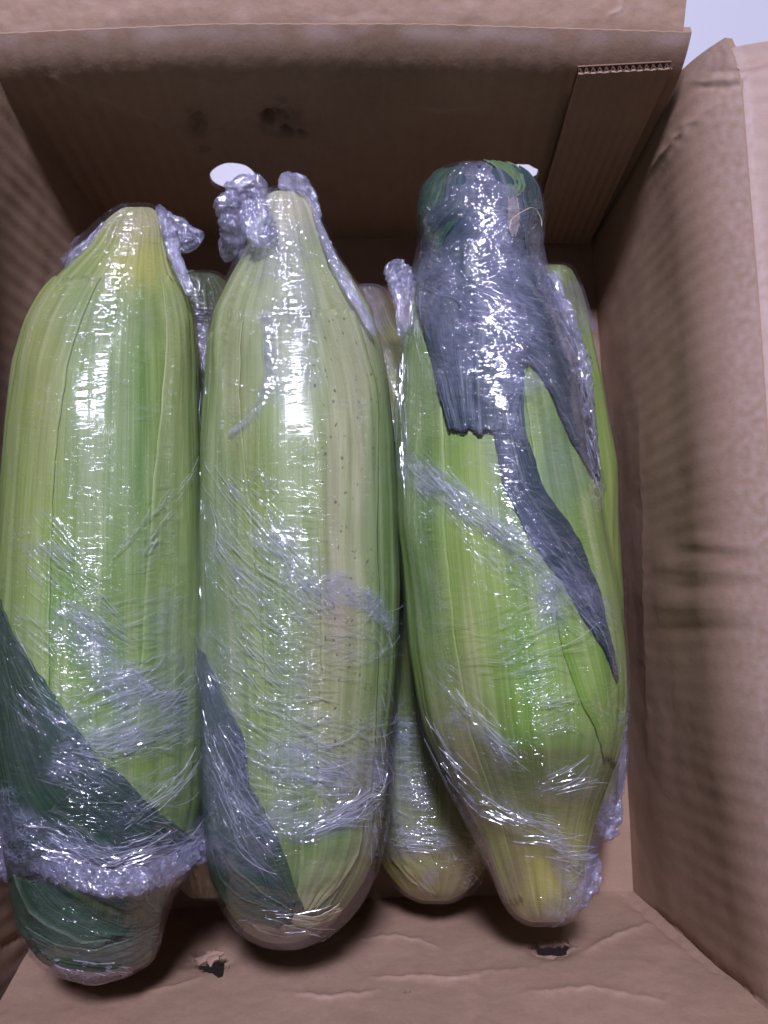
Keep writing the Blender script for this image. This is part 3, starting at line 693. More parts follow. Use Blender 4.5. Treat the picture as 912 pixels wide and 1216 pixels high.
STR_M = None
def strands(fe, root, regions, seed):
    """thin raised creases pulled into the film: (polyline px, half width px, angle deg in the sheet, count, length mm, width mm)"""
    r = np.random.RandomState(seed); sub = fe.px[::2, ::2], fe.py[::2, ::2]; vis = np.abs(fe.th[::2]) < math.radians(95)
    thv = fe.th[::2][vis]; X = sub[0][:, vis]; Y = sub[1][:, vis]
    V = []; Fc = []; base = 0; step = fe.len * 1000 / fe.nt
    for (pl, hw, ang, cnt, ln, wd) in regions:
        pl = np.array(pl, float)
        for _ in range(int(cnt * .62)):
            q = poly_interp(pl, np.array([r.uniform(0, 1)]))[0] + r.uniform(-1, 1, 2) * hw * (r.uniform(0, 1) ** .3)
            dd = (X - q[0]) ** 2 + (Y - q[1]) ** 2; a, b = np.unravel_index(np.argmin(dd), dd.shape)
            if dd[a, b] > 60: continue
            t0 = 2.0 * a; h0 = thv[b]; al = math.radians(ang + r.normal(0, 6)); cur = r.normal(0, .02)
            L = ln * r.uniform(.4, 2.4); n = 4 + int(L / 1.5); ss = np.linspace(0, 1, n) * L
            aa = al + cur * ss; ds = L / n
            Rl = max(fe.R[min(int(t0), fe.nt - 1)] * 1000, 6)
            th = h0 + np.cumsum(np.cos(aa)) * ds / Rl; tt = t0 + np.cumsum(np.sin(aa)) * ds / step
            tt = np.clip(tt, 3, fe.nt - 4)
            w = wd * r.choice((.35, .5, .7, 1.2), p=(.35, .35, .2, .1)) * 1e-3 * np.sin(np.linspace(.12, np.pi - .12, n)) ** .6 * (1 + .5 * r.uniform(-1, 1, n))
            perp_t = np.cos(aa) / step * 1000; perp_h = -np.sin(aa) / Rl * 1000
            z0 = np.full(n, .00005)
            A = fe.at(tt + perp_t * w * .5, th + perp_h * w * .5, z0); Cn = fe.at(tt, th, z0 + w * r.uniform(.3, .8, n) + .00008); B = fe.at(tt - perp_t * w * .5, th - perp_h * w * .5, z0)
            V.append(np.stack([A, Cn, B], 1).reshape(-1, 3)); Fc.append(grid_faces(3, n) + base); base += 3 * n
    me = mesh_np('film_creases', np.concatenate(V), np.concatenate(Fc), smooth=False)
    o = link('film_creases', me, M_STRAND); o['kind'] = 'stuff'; adopt(o, root); return o

def bunch(name, pts, root, seed, n=120, m=64, amp=0.5, flat=0.7, fine=900, mat=None):
    """crumpled wad of film along a 3-D path; pts = (x px, y px, z, radius m)"""
    A = np.array([(*unproj(p[0], p[1], p[2]), p[3]) for p in pts]); A = smooth_poly(A, n, 2.0)
    c = A[:, :3]; r = A[:, 3] * sstep(0, .06, np.linspace(0, 1, n)) ** .5 * sstep(1, .94, np.linspace(0, 1, n)) ** .5 + 1e-5
    tan = np.gradient(c, axis=0); tan /= np.linalg.norm(tan, axis=1)[:, None] + 1e-9
    up = np.array((0, 0, 1.0)); sx = np.cross(tan, up); sx /= np.linalg.norm(sx, axis=1)[:, None] + 1e-9; sz = np.cross(sx, tan)
    th = np.linspace(0, 2 * np.pi, m, endpoint=False)[None, :, None]
    d = sx[:, None] * np.cos(th) + sz[:, None] * np.sin(th) * flat
    P = c[:, None] + d * r[:, None, None]
    ssm = np.r_[0, np.cumsum(np.linalg.norm(np.diff(c, axis=0), axis=1))] * 1000
    rm_ = r.max() * 1000; tw = th[..., 0] + ssm[:, None] * .10 + 0.9 * noise3(np.stack([ssm[:, None] / 5 + 0 * th[..., 0], 0 * ssm[:, None] + th[..., 0] * 0, 0 * th[..., 0] * ssm[:, None] + seed], -1))
    ring = np.stack([np.cos(tw) * 2.3, np.sin(tw) * 2.3, ssm[:, None] / 4.5 + seed + 0 * tw], -1)
    pleat = 1 - 2 * np.abs(noise3(ring)); ring2 = np.stack([np.cos(tw) * 4.5, np.sin(tw) * 4.5, ssm[:, None] / 3.0 + seed + 5 + 0 * tw], -1)
    pl2 = 1 - 2 * np.abs(noise3(ring2)); blob_ = noise3(np.stack([np.cos(tw) * .9, np.sin(tw) * .9, ssm[:, None] / 3.5 + seed + 0 * tw], -1))
    k = 1 + amp * (0.75 * (pleat - .4) + 0.35 * (pl2 - .4) + 0.7 * blob_)
    P = c[:, None] + d * (r[:, None] * k)[..., None]
    P = np.concatenate([P, P[:, :1]], 1); th2 = np.linspace(0, 2 * np.pi, m + 1)
    uv = np.stack([ssm[:, None] + 0 * th2[None], th2[None] * max(rm_, 2.0) + 0 * ssm[:, None]], -1) + seed * 30
    hz = np.clip(0.20 + 0.5 * fbm(P * 420, 2) + .30 * np.concatenate([pleat, pleat[:, :1]], 1), .05, 1)
    me = mesh_np(name, P, grid_faces(m + 1, n), uv, {'haze': hz, 'crump': np.full(hz.shape, .16), 'dirA': np.full(hz.shape, .35), 'dirB': np.full(hz.shape, .25)})
    o = link(name, me, mat or M_FILM); adopt(o, root); return o

YG = (0.37, 0.42, 0.085); G = (0.17, 0.30, 0.055); PALE = (0.42, 0.46, 0.20); DK = (0.028, 0.075, 0.036); YEL = (0.47, 0.43, 0.10)
GRP = 'corn ears wrapped in cling film lying in the box'

# ---- ear 1, left
R1 = [(243, 150, 178), (246, 143, 186), (262, 122, 200), (290, 108, 204), (318, 76, 214), (345, 50, 226), (380, 32, 235), (430, 20, 239), (500, 14, 240), (600, 9, 240), (700, 7, 241),
      (800, 7, 242), (880, 9, 241), (950, 15, 236), (1000, 22, 224), (1040, 28, 200), (1080, 31, 186), (1120, 40, 180), (1144, 54, 172), (1156, 78, 150), (1160, 108, 124)]
F1 = [(239, 150, 176), (242, 138, 188), (262, 112, 206), (290, 86, 214), (318, 66, 222), (345, 46, 230), (380, 30, 237), (430, 19, 241), (500, 13, 242), (600, 8, 242), (700, 6, 243),
      (800, 5, 244), (880, 7, 244), (950, 8, 242), (1000, 13, 238), (1035, 22, 222), (1060, 28, 200), (1100, 33, 187), (1130, 42, 182), (1150, 56, 170), (1162, 76, 140), (1166, 90, 118)]
z1 = lambda y: float(np.interp(y, [240, 400, 900, 1160], [0.084, 0.094, 0.094, 0.083]))
ear1 = tag(empty('corn_ear', tuple(unproj(125, 1160, 0.084))), 'leftmost film-wrapped corn ear, yellow-green above with a dark green wrapped lower end', 'corn ear', GRP)
E1 = Ear(R1, .09, seed=1, zfun=z1)
husk_part(E1, 'husk', (0.21, 0.33, 0.06), [(165, 265, 60, 35, (.46, .40, .20), .9), (165, 315, 60, 32, (.50, .47, .07), .85), (55, 450, 40, 160, (.40, .42, .11), .85),
          (120, 420, 45, 110, (.26, .36, .14), .8), (210, 430, 28, 130, (.36, .42, .11), .75), (40, 640, 34, 120, (.32, .40, .07), .7), (105, 560, 36, 160, (.24, .34, .14), .7),
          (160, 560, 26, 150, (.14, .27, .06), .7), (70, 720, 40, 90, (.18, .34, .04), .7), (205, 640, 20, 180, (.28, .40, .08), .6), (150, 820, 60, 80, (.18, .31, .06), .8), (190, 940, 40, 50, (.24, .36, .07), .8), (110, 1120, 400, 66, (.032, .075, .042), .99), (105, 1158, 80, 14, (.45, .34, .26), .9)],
          ear1, spots=[([(215, 470), (205, 540)], 10, .5), ([(100, 580), (108, 592)], 8, .5)])
stem_m = lambda: None
leaf_part(E1, 'husk_leaf', [('w', 330, -88), ('w', 480, -88), ('w', 640, -86), ('w', 1040, -80)], [(120, 330), (82, 430), (64, 560), (60, 800), (66, 1040)], (.36, .41, .11), ear1, seed=1, rib=False, off=.0006, curl=.0003, col2=(.24, .36, .06))
leaf_part(E1, 'husk_leaf', [(190, 330), (196, 430), (182, 560), (158, 900), (150, 1060)], [('w', 330, 84), ('w', 440, 88), ('w', 640, 88), ('w', 930, 80), ('w', 1060, 80)], (.32, .40, .12), ear1, seed=2, rib=False, off=.0006, curl=.0003, col2=(.15, .29, .05))
leaf_part(E1, 'dark_leaf', [('w', 700, -88), ('w', 800, -95), ('w', 900, -100), ('w', 1010, -100), ('w', 1050, -100)], [(5, 712), (70, 832), (130, 918), (190, 968), (226, 1010)], DK, ear1, M_DLEAF, seed=3, rib=False, off=.0016, n=140, m=60)
leaf_part(E1, 'dark_leaf', [(20, 1000), (60, 1030), (120, 1065), (150, 1080)], [(130, 910), (180, 960), (214, 1000), (226, 1020)], (.024, .06, .035), ear1, M_DLEAF, seed=4, off=.0022, n=100, m=40)
leaf_part(E1, 'dark_leaf', [('w', 1040, -95), ('w', 1090, -92), (46, 1120), (70, 1140)], [(60, 1040), (120, 1085), (150, 1100), (182, 1095)], (.030, .085, .045), ear1, M_DLEAF, seed=5, off=.0014, n=100, m=50)
leaf_part(E1, 'dark_leaf', [(34, 1095), (70, 1118), (110, 1126), (186, 1096)], [(60, 1134), (90, 1146), (130, 1150), (176, 1132)], (.055, .10, .065), ear1, M_DLEAF, seed=6, off=.0018, rib=False)
leaf_part(E1, 'dark_leaf', [(60, 1030), (110, 1050), (150, 1075), (185, 1085)], [(110, 1025), (150, 1030), (200, 1045), (188, 1075)], (.04, .10, .05), ear1, M_DLEAF, seed=7, off=.0018)
o1f, FE1 = film_part(E1, F1, .09, ear1,
    haze=[([(85, 740), (120, 790), (165, 835)], 34, .62), ([(90, 862), (150, 868), (200, 850)], 30, .5), ([(85, 905), (68, 912)], 20, .5), ([(20, 985), (60, 1015), (130, 1035), (200, 1025), (238, 1000)], 40, .65),
          ([(110, 660), (40, 650)], 14, .2), ([(190, 720), (215, 860)], 26, .25), ([(8, 960), (24, 1020)], 26, .6), ([(50, 880), (150, 960)], 50, .16), ([(70, 1150), (150, 1158)], 14, .4), ([(60, 380), (190, 380)], 30, .06)],
    crump=[([(15, 975), (60, 1015), (130, 1036), (200, 1026), (240, 996)], 34, 1), ([(10, 950), (20, 1010)], 24, 1), ([(85, 880), (66, 915)], 18, .8), ([(95, 270), (80, 310)], 10, .8), ([(196, 270), (222, 330), (234, 360)], 9, .6),
           ([(238, 400), (240, 600), (232, 560), (190, 610), (150, 640)], 6, .8), ([(110, 740), (140, 800)], 30, .6), ([(160, 870), (110, 880)], 26, .5), ([(70, 1150), (110, 1160), (150, 1152)], 10, .8)],
    dirA=[([(50, 640), (110, 740), (150, 800)], 42, .9), ([(30, 760), (60, 850), (130, 950)], 50, .5), ([(60, 990), (130, 1015)], 26, .9)],
    dirB=[([(150, 820), (120, 830), (200, 840)], 48, 1), ([(80, 890), (190, 875)], 30, 1), ([(150, 950), (200, 930)], 34, .7), ([(175, 640), (200, 780)], 40, .45)], zfun=z1, folds=[([(80, 820), (190, 870)], 50, .8), ([(30, 960), (130, 1010), (230, 980)], 40, 1), ([(60, 1060), (170, 1130)], 30, .6)])
strands(FE1, ear1, [
    ([(55, 640), (95, 730), (140, 800)], 34, 42, 150, 9, .32), ([(30, 700), (60, 850)], 30, 50, 40, 9, .28), ([(110, 690), (170, 840)], 30, -14, 90, 8, .26), ([(90, 810), (200, 830)], 26, -20, 170, 8, .34),
    ([(80, 892), (200, 870)], 20, -18, 120, 9, .36), ([(70, 900), (110, 880)], 24, 20, 70, 4, .4), ([(60, 900), (200, 970)], 40, 20, 60, 10, .26), ([(30, 985), (120, 1020)], 22, 26, 120, 7, .4), ([(120, 1022), (225, 1005)], 20, -14, 140, 7, .4),
    ([(150, 980), (220, 930)], 16, -40, 50, 7, .3), ([(232, 562), (190, 600), (150, 640), (122, 668)], 3, -46, 40, 5, .4), ([(205, 600), (160, 655)], 12, -46, 26, 4, .4), ([(125, 350), (128, 520)], 22, 4, 50, 5, .2),
    ([(100, 270), (200, 270)], 30, 6, 40, 4, .25), ([(175, 500), (215, 900)], 24, -8, 120, 5, .18), ([(238, 420), (240, 620)], 5, 80, 14, 4, .3), ([(60, 1140), (150, 1156)], 8, 10, 40, 4, .4)], 51)
bunch('film_wad', [(186, 244, .088, .0012), (198, 258, .090, .0022), (212, 270, .090, .0036), (224, 284, .088, .0048), (233, 296, .086, .0040)], ear1, 11)
bunch('film_wad', [(190, 250, .094, .0012), (202, 285, .098, .0022), (214, 320, .100, .0022), (228, 352, .100, .0015)], ear1, 12)
bunch('film_wad', [(128, 262, .092, .0008), (106, 290, .094, .0022), (88, 308, .094, .0024), (78, 326, .094, .001)], ear1, 13)
bunch('film_wad', [(2, 955, .088, .003), (6, 985, .084, .0065), (10, 1010, .084, .008), (24, 1036, .090, .004)], ear1, 14, n=140)
bunch('film_wad', [(228, 1022, .088, .0035), (240, 1000, .090, .0045), (244, 985, .092, .002)], ear1, 15)
bunch('film_wad', [(14, 1000, .100, .003), (45, 1022, .116, .0032), (90, 1040, .124, .0034), (130, 1048, .126, .0036), (175, 1044, .121, .0034), (215, 1026, .108, .003), (236, 1004, .095, .003)], ear1, 16, n=260, m=48, flat=.45)

# ---- ear 2, middle
R2 = [(224, 328, 352), (226, 318, 362), (245, 303, 376), (270, 295, 388), (300, 284, 404), (330, 266, 426), (365, 249, 448), (400, 243, 458), (450, 242, 468), (520, 238, 475), (600, 237, 478), (700, 238, 479),
      (800, 242, 474), (880, 246, 464), (950, 250, 457), (1000, 254, 448), (1040, 260, 434), (1080, 274, 408), (1105, 292, 380), (1118, 312, 356), (1122, 328, 342)]
F2 = [(219, 326, 352), (222, 312, 366), (245, 292, 378), (270, 284, 392), (300, 278, 406), (330, 262, 428), (365, 247, 450), (400, 241, 460), (450, 240, 470), (520, 236, 477), (600, 235, 480), (700, 236, 481),
      (800, 240, 476), (880, 244, 467), (950, 247, 461), (1000, 251, 454), (1040, 256, 444), (1080, 268, 422), (1110, 288, 394), (1124, 312, 364), (1129, 330, 348)]
z2 = lambda y: float(np.interp(y, [220, 400, 900, 1130], [0.090, 0.088, 0.088, 0.080]))
ear2 = tag(empty('corn_ear', tuple(unproj(340, 1125, 0.08))), 'middle pale green corn ear with a brown-speckled streak and crumpled film at its stem', 'corn ear', GRP)
E2 = Ear(R2, .09, seed=2, zfun=z2)
husk_part(E2, 'husk', (0.26, 0.36, 0.10), [(345, 250, 60, 40, (.55, .50, .34), .9), (340, 340, 90, 60, (.44, .48, .22), .8), (350, 430, 50, 90, (.38, .44, .23), .8), (425, 480, 34, 200, (.42, .42, .20), .85),
          (405, 640, 30, 150, (.40, .42, .19), .7), (275, 470, 26, 110, (.34, .38, .13), .8), (305, 620, 20, 110, (.26, .33, .05), .75), (345, 600, 18, 200, (.30, .41, .16), .6), (460, 620, 18, 200, (.17, .32, .07), .8), (250, 700, 24, 180, (.19, .30, .10), .8),
          (385, 800, 40, 110, (.36, .36, .14), .75), (405, 735, 22, 45, (.38, .28, .22), .5), (330, 760, 30, 140, (.22, .33, .06), .7), (420, 940, 40, 60, (.30, .28, .16), .6), (394, 590, 7, 110, (.28, .20, .13), .35), (340, 1105, 90, 26, (.26, .21, .11), .8)],
          ear2, spots=[([(408, 480), (400, 560), (394, 640), (392, 700)], 16, .95), ([(440, 420), (430, 560), (420, 620)], 30, .55), ([(400, 740), (392, 840)], 24, .5)])
leaf_part(E2, 'husk_leaf', [('w', 400, -85), ('w', 520, -86), ('w', 680, -84), ('w', 1060, -84)], [(290, 380), (285, 470), (300, 620), (318, 840), (318, 1060)], (.35, .39, .16), ear2, seed=11, rib=False, off=.0005, curl=.0003, col2=(.17, .27, .09))
leaf_part(E2, 'husk_leaf', [(352, 370), (372, 470), (378, 640), (376, 900), (350, 1090)], [(420, 370), (448, 470), (446, 640), (440, 930), (385, 1080)], (.44, .44, .22), ear2, seed=12, rib=False, off=.0005, curl=.0002, col2=(.34, .37, .12), spots=.75)
leaf_part(E2, 'dark_leaf', [('w', 770, -88), ('w', 860, -96), ('w', 950, -100), ('w', 1030, -95)], [(246, 776), (292, 870), (300, 950), (312, 1010)], (.04, .075, .075), ear2, M_DLEAF, seed=13, off=.0012, rib=False)
leaf_part(E2, 'dark_leaf', [('w', 1000, -95), ('w', 1040, -90), (284, 1082), (330, 1096)], [(300, 930), (330, 990), (350, 1050), (362, 1076)], (.035, .085, .035), ear2, M_DLEAF, seed=14, off=.0018)
leaf_part(E2, 'dark_leaf', [(256, 1010), (266, 1040), (290, 1062), (340, 1080)], [(262, 985), (296, 1005), (330, 1030), (350, 1068)], (.03, .08, .055), ear2, M_DLEAF, seed=15, off=.0026)
leaf_part(E2, 'husk_leaf', [(355, 985), (356, 1020), (354, 1050), (350, 1080)], [(430, 975), (425, 1010), (400, 1050), (372, 1078)], (.20, .34, .08), ear2, seed=16, off=.0024, rib=False, col2=(.44, .46, .18))
leaf_part(E2, 'husk_leaf', [(342, 1076), (350, 1082), (370, 1086), (400, 1072)], [(345, 1090), (355, 1096), (375, 1096), (402, 1080)], (.50, .46, .24), ear2, seed=17, off=.0030, rib=False, m=16, n=60)
leaf_part(E2, 'husk_leaf', [(276, 1060), (300, 1082), (340, 1098), (400, 1088)], [(286, 1084), (310, 1104), (340, 1112), (380, 1104)], (.30, .24, .14), ear2, seed=18, off=.0018, rib=False, m=24)
_, FE2 = film_part(E2, F2, .09, ear2,
    haze=[([(300, 250), (330, 320)], 40, .45), ([(340, 290), (345, 450)], 44, .42), ([(318, 380), (322, 450), (305, 490), (276, 515)], (11, 4), .75), ([(340, 640), (375, 690), (400, 700)], 30, .45), ([(400, 700), (440, 715), (462, 745)], (24, 12), .75),
          ([(310, 640), (345, 680)], 16, .4), ([(290, 680), (340, 740)], 20, .32), ([(350, 720), (345, 830)], 30, .25), ([(260, 800), (290, 1000)], 40, .35), ([(330, 900), (400, 920), (462, 905)], 30, .42),
          ([(355, 985), (430, 960)], 24, .75), ([(310, 1000), (340, 960)], 26, .45), ([(262, 1010), (300, 1020)], 24, .4), ([(440, 960), (440, 1010)], 14, .4), ([(300, 1100), (360, 1120)], 16, .3), ([(245, 600), (248, 900)], 20, .22)],
    crump=[([(295, 235), (300, 300)], 34, 1), ([(345, 240), (400, 330), (438, 392)], 12, .6), ([(340, 290), (348, 350)], 24, .6), ([(318, 380), (322, 450), (305, 490), (276, 515)], (10, 3), 1), ([(370, 690), (430, 710), (460, 740)], 16, .7),
           ([(320, 900), (400, 930), (450, 930)], 30, .8), ([(360, 980), (430, 962)], 20, .6), ([(330, 650), (360, 690)], 14, .5), ([(300, 560), (330, 580)], 6, .6)],
    dirA=[([(285, 580), (330, 660), (370, 720)], 34, 1), ([(270, 660), (320, 760), (360, 810)], 36, .8), ([(250, 780), (330, 900), (380, 950)], 46, .7), ([(300, 550), (330, 580)], 8, .9), ([(250, 880), (280, 990)], 30, .6)],
    dirB=[([(360, 985), (440, 950)], 26, 1), ([(350, 880), (460, 860)], 40, .6), ([(270, 1000), (330, 980)], 30, .4), ([(380, 780), (460, 760)], 30, .4), ([(258, 940), (330, 1010)], 40, .3)], zfun=z2, base_haze=.02, folds=[([(300, 640), (440, 720)], 40, .6), ([(270, 880), (440, 950)], 60, .8), ([(300, 1060), (380, 1080)], 40, .7)])
strands(FE2, ear2, [
    ([(300, 590), (330, 650), (380, 720)], 16, 50, 130, 8, .34), ([(290, 650), (340, 720)], 18, 48, 80, 9, .3), ([(260, 560), (300, 800)], 26, 46, 130, 11, .24), ([(270, 780), (350, 900)], 40, 34, 130, 12, .26),
    ([(345, 600), (345, 940)], 30, 3, 240, 5, .26), ([(260, 760), (450, 760)], 60, 6, 130, 14, .2), ([(420, 700), (460, 745)], 14, 40, 50, 5, .4), ([(400, 690), (430, 720)], 14, 10, 50, 3, .35), ([(280, 850), (450, 880)], 40, 12, 160, 10, .28),
    ([(300, 920), (450, 920)], 26, 10, 160, 6, .36), ([(355, 985), (430, 955)], 14, -22, 100, 9, .4), ([(255, 860), (300, 1000)], 26, 55, 80, 10, .24), ([(270, 990), (330, 970)], 24, -25, 60, 8, .26),
    ([(320, 385), (320, 450), (300, 492), (276, 515)], 7, 80, 60, 3, .35), ([(350, 300), (350, 560)], 16, 3, 120, 4, .22), ([(305, 560), (335, 585)], 4, 40, 8, 7, .3), ([(300, 250), (340, 300)], 26, 20, 90, 3, .4), ([(370, 270), (440, 390)], 7, 55, 50, 7, .35),
    ([(242, 450), (242, 700)], 5, 85, 14, 4, .3), ([(280, 1080), (380, 1110)], 14, 8, 22, 7, .25), ([(450, 800), (440, 1000)], 12, 60, 50, 7, .3)], 52)
bunch('film_wad', [(318, 218, .098, .003), (292, 226, .098, .006), (280, 245, .098, .0068), (278, 268, .096, .0055), (270, 290, .090, .0032), (268, 312, .084, .0018)], ear2, 21, n=200, m=80)
bunch('film_wad', [(300, 240, .106, .004), (306, 265, .108, .0055), (315, 290, .110, .0040)], ear2, 22)
bunch('film_wad', [(330, 214, .094, .003), (352, 218, .094, .004), (366, 232, .092, .003), (378, 262, .092, .0014)], ear2, 23)
bunch('film_wad', [(372, 250, .094, .001), (396, 310, .104, .0016), (420, 352, .108, .0018), (446, 400, .104, .001)], ear2, 24, n=200)

# ---- ear 3, right top
R3 = [(196, 552, 588), (198, 530, 612), (206, 508, 630), (222, 494, 644), (250, 488, 649), (280, 494, 644), (310, 500, 640), (340, 486, 660), (370, 481, 672), (410, 471, 684), (470, 468, 696), (540, 468, 705), (620, 469, 716),
      (700, 479, 728), (770, 486, 735), (830, 498, 738), (870, 509, 736), (900, 524, 730), (940, 546, 716), (980, 568, 703), (1030, 588, 692), (1070, 604, 686), (1090, 618, 676), (1098, 634, 660)]
F3 = [(192, 552, 588), (194, 528, 614), (204, 504, 634), (222, 490, 647), (250, 486, 652), (280, 489, 650), (310, 484, 654), (340, 477, 666), (370, 474, 678), (410, 468, 690), (470, 465, 700), (540, 466, 708), (620, 467, 718),
      (700, 477, 731), (770, 484, 738), (830, 495, 741), (870, 504, 741), (900, 516, 738), (940, 536, 728), (980, 558, 716), (1030, 582, 702), (1070, 600, 692), (1094, 614, 680), (1103, 634, 662)]
z3 = lambda y: float(np.interp(y, [195, 400, 800, 900, 1100], [0.104, 0.100, 0.099, 0.096, 0.070]))
ear3 = tag(empty('corn_ear', tuple(unproj(645, 1100, 0.07))), 'corn ear with dark bluish leaves folded over its upper end and a pointed tip', 'corn ear', GRP)
E3 = Ear(R3, .10, seed=3, zfun=z3)
husk_part(E3, 'husk', (0.23, 0.36, 0.05), [(560, 240, 110, 60, (.05, .10, .06), .95), (500, 430, 30, 130, (.19, .30, .10), .8), (500, 640, 22, 120, (.12, .27, .05), .8), (560, 650, 30, 120, (.28, .40, .08), .8), (660, 560, 36, 80, (.20, .33, .12), .8),
          (560, 800, 26, 130, (.36, .43, .10), .8), (640, 820, 40, 100, (.22, .42, .04), .8), (710, 850, 30, 70, (.24, .40, .03), .8), (540, 880, 40, 60, (.36, .32, .14), .7), (640, 896, 80, 7, (.20, .16, .05), .6), (660, 930, 60, 26, (.24, .32, .06), .6), (650, 960, 50, 50, (.30, .34, .08), .8),
          (645, 1035, 60, 70, (.72, .68, .12), .92), (610, 1050, 16, 50, (.20, .14, .10), .6), (650, 1095, 60, 16, (.52, .42, .26), .8), (710, 700, 30, 80, (.24, .38, .06), .6)], ear3, spots=[([(618, 700), (632, 745)], 14, .6)])
leaf_part(E3, 'husk_leaf', [('w', 400, -84), ('w', 520, -88), ('w', 700, -86), ('w', 1070, -80)], [(520, 400), (528, 520), (536, 700), (556, 850), (622, 1070)], (.20, .31, .10), ear3, seed=21, rib=False, off=.0005, curl=.0003, col2=(.26, .38, .08))
leaf_part(E3, 'husk_leaf', [(620, 440), (640, 600), (664, 760), (690, 840), (716, 900)], [('w', 440, 70), ('w', 600, 84), ('w', 760, 88), ('w', 880, 82), ('w', 910, 82)], (.22, .34, .10), ear3, seed=22, rib=False, off=.0005, curl=.0003, col2=(.20, .42, .03))
DB = (.034, .056, .078); DB2 = (.022, .042, .055)
leaf_part(E3, 'dark_leaf', [('w', 204, -80), ('w', 225, -95), ('w', 270, -95), ('w', 310, -80)], [(555, 200), (556, 225), (540, 268), (520, 310)], (.025, .075, .045), ear3, M_DLEAF, seed=23, off=.0012, rib=False)
leaf_part(E3, 'dark_leaf', [(545, 200), (530, 240), (505, 300), (500, 340)], [(620, 200), (640, 240), (642, 300), (640, 350)], DB, ear3, M_DLEAF, seed=24, off=.0018, wave=.0015, m=60)
leaf_part(E3, 'dark_leaf', [(612, 204), (616, 235), (618, 270), (622, 310)], [('w', 204, 90), ('w', 240, 100), ('w', 280, 100), ('w', 320, 80)], (.030, .062, .062), ear3, M_DLEAF, seed=25, off=.0026)
leaf_part(E3, 'green_leaf', [(574, 197), (590, 210), (598, 224), (600, 240)], [(606, 200), (618, 214), (619, 228), (606, 242)], (.085, .15, .06), ear3, seed=26, off=.0032, rib=False, n=60)
leaf_part(E3, 'dark_leaf', [(498, 300), (506, 380), (522, 450), (535, 512)], [(640, 300), (650, 360), (622, 440), (608, 517)], DB, ear3, M_DLEAF, seed=27, off=.0026, wave=.0014, m=70)
leaf_part(E3, 'dark_leaf', [(572, 420), (584, 500), (598, 575), (630, 640), (682, 722), (727, 803)], [(616, 430), (622, 520), (648, 590), (682, 638), (708, 705), (729, 804)], DB2, ear3, M_DLEAF, seed=28, off=.0020, n=180)
leaf_part(E3, 'dark_leaf', [(560, 340), (600, 400), (640, 450), (668, 510), (698, 566)], [(650, 320), (672, 380), (690, 440), (700, 500), (704, 568)], DB2, ear3, M_DLEAF, seed=29, off=.0026, n=160, wave=.0008)
leaf_part(E3, 'dark_leaf', [(500, 330), (540, 360), (590, 400), (640, 420)], [(520, 300), (570, 330), (620, 350), (660, 400)], DB, ear3, M_DLEAF, seed=30, off=.0028, wave=.0015, rib=False)
leaf_part(E3, 'dry_leaf', [(600, 240), (599, 254), (600, 268), (604, 284)], [(612, 240), (613, 254), (613, 268), (610, 284)], (.34, .27, .20), ear3, seed=31, off=.0040, rib=False, n=50, m=14)
# loose silk thread
def thread(root):
    pts = [(601, 282), (602, 268), (610, 259), (620, 254), (627, 256), (629, 264), (628, 272)]
    A = smooth_poly(np.array([E3.at(np.array(E3.inv(*p)[0]), np.array(E3.inv(*p)[1]), np.array(0.0052)) for p in pts]), 50, 2)
    th = np.linspace(0, 2 * np.pi, 6, endpoint=False)[None, :, None]; P = A[:, None] + 0.00018 * (np.cos(th) * np.array((1, 0, 0)) + np.sin(th) * np.array((0, .5, .8)))
    o = link('silk_thread', mesh_np('silk_thread', P, grid_faces(6, 50, True)), M_SILK); adopt(o, root)
thread(ear3)
_, FE3 = film_part(E3, F3, .10, ear3,
    haze=[([(575, 225), (590, 280), (600, 380), (620, 440)], 46, .8), ([(520, 330), (555, 420)], 40, .6), ([(640, 290), (650, 340), (680, 430)], 22, .5), ([(540, 440), (600, 500)], 40, .30), ([(590, 520), (610, 600), (640, 640)], 26, .35),  # includes a bluish sheen painted over the upper leaves
          ([(488, 556), (540, 590), (600, 630)], 24, .6), ([(600, 630), (640, 680), (655, 740)], 24, .6), ([(640, 640), (700, 730)], 24, .35), ([(480, 310), (486, 400)], 16, .4), ([(545, 850), (590, 880), (600, 910)], 14, .5),
          ([(560, 950), (610, 965), (660, 1000), (685, 1060)], 20, .65), ([(660, 1080), (694, 1040), (704, 1010)], 22, .5), ([(530, 900), (590, 1060)], 16, .4), ([(640, 940), (700, 930)], 20, .2), ([(660, 480), (660, 580)], 34, .2), ([(480, 430), (484, 620)], 12, .2)],
    crump=[([(560, 220), (590, 420)], 40, .06), ([(652, 330), (686, 430), (700, 520), (706, 600)], 12, 1), ([(488, 330), (476, 420), (476, 520)], 8, .7), ([(495, 560), (560, 610), (630, 650), (655, 730)], 18, .7), ([(545, 830), (590, 880), (602, 905)], 10, .8),
           ([(575, 950), (640, 975), (680, 1040)], 12, .8), ([(690, 1020), (670, 1080)], 18, 1), ([(735, 820), (738, 900), (724, 980)], 8, .7)],
    dirA=[([(490, 550), (560, 620), (640, 690)], 34, 1), ([(530, 800), (600, 900)], 30, .6), ([(570, 940), (650, 1000)], 30, .6), ([(560, 360), (640, 440)], 40, .6), ([(620, 600), (710, 740)], 30, .6)],
    dirB=[([(620, 780), (660, 850)], 34, .6), ([(640, 700), (600, 760)], 30, .5), ([(520, 320), (620, 300)], 50, .3), ([(640, 940), (700, 920)], 24, .6)], zfun=z3, base_haze=.015, folds=[([(560, 300), (600, 440)], 80, .6), ([(600, 620), (700, 740)], 30, .6), ([(560, 940), (660, 1000)], 40, .8)])
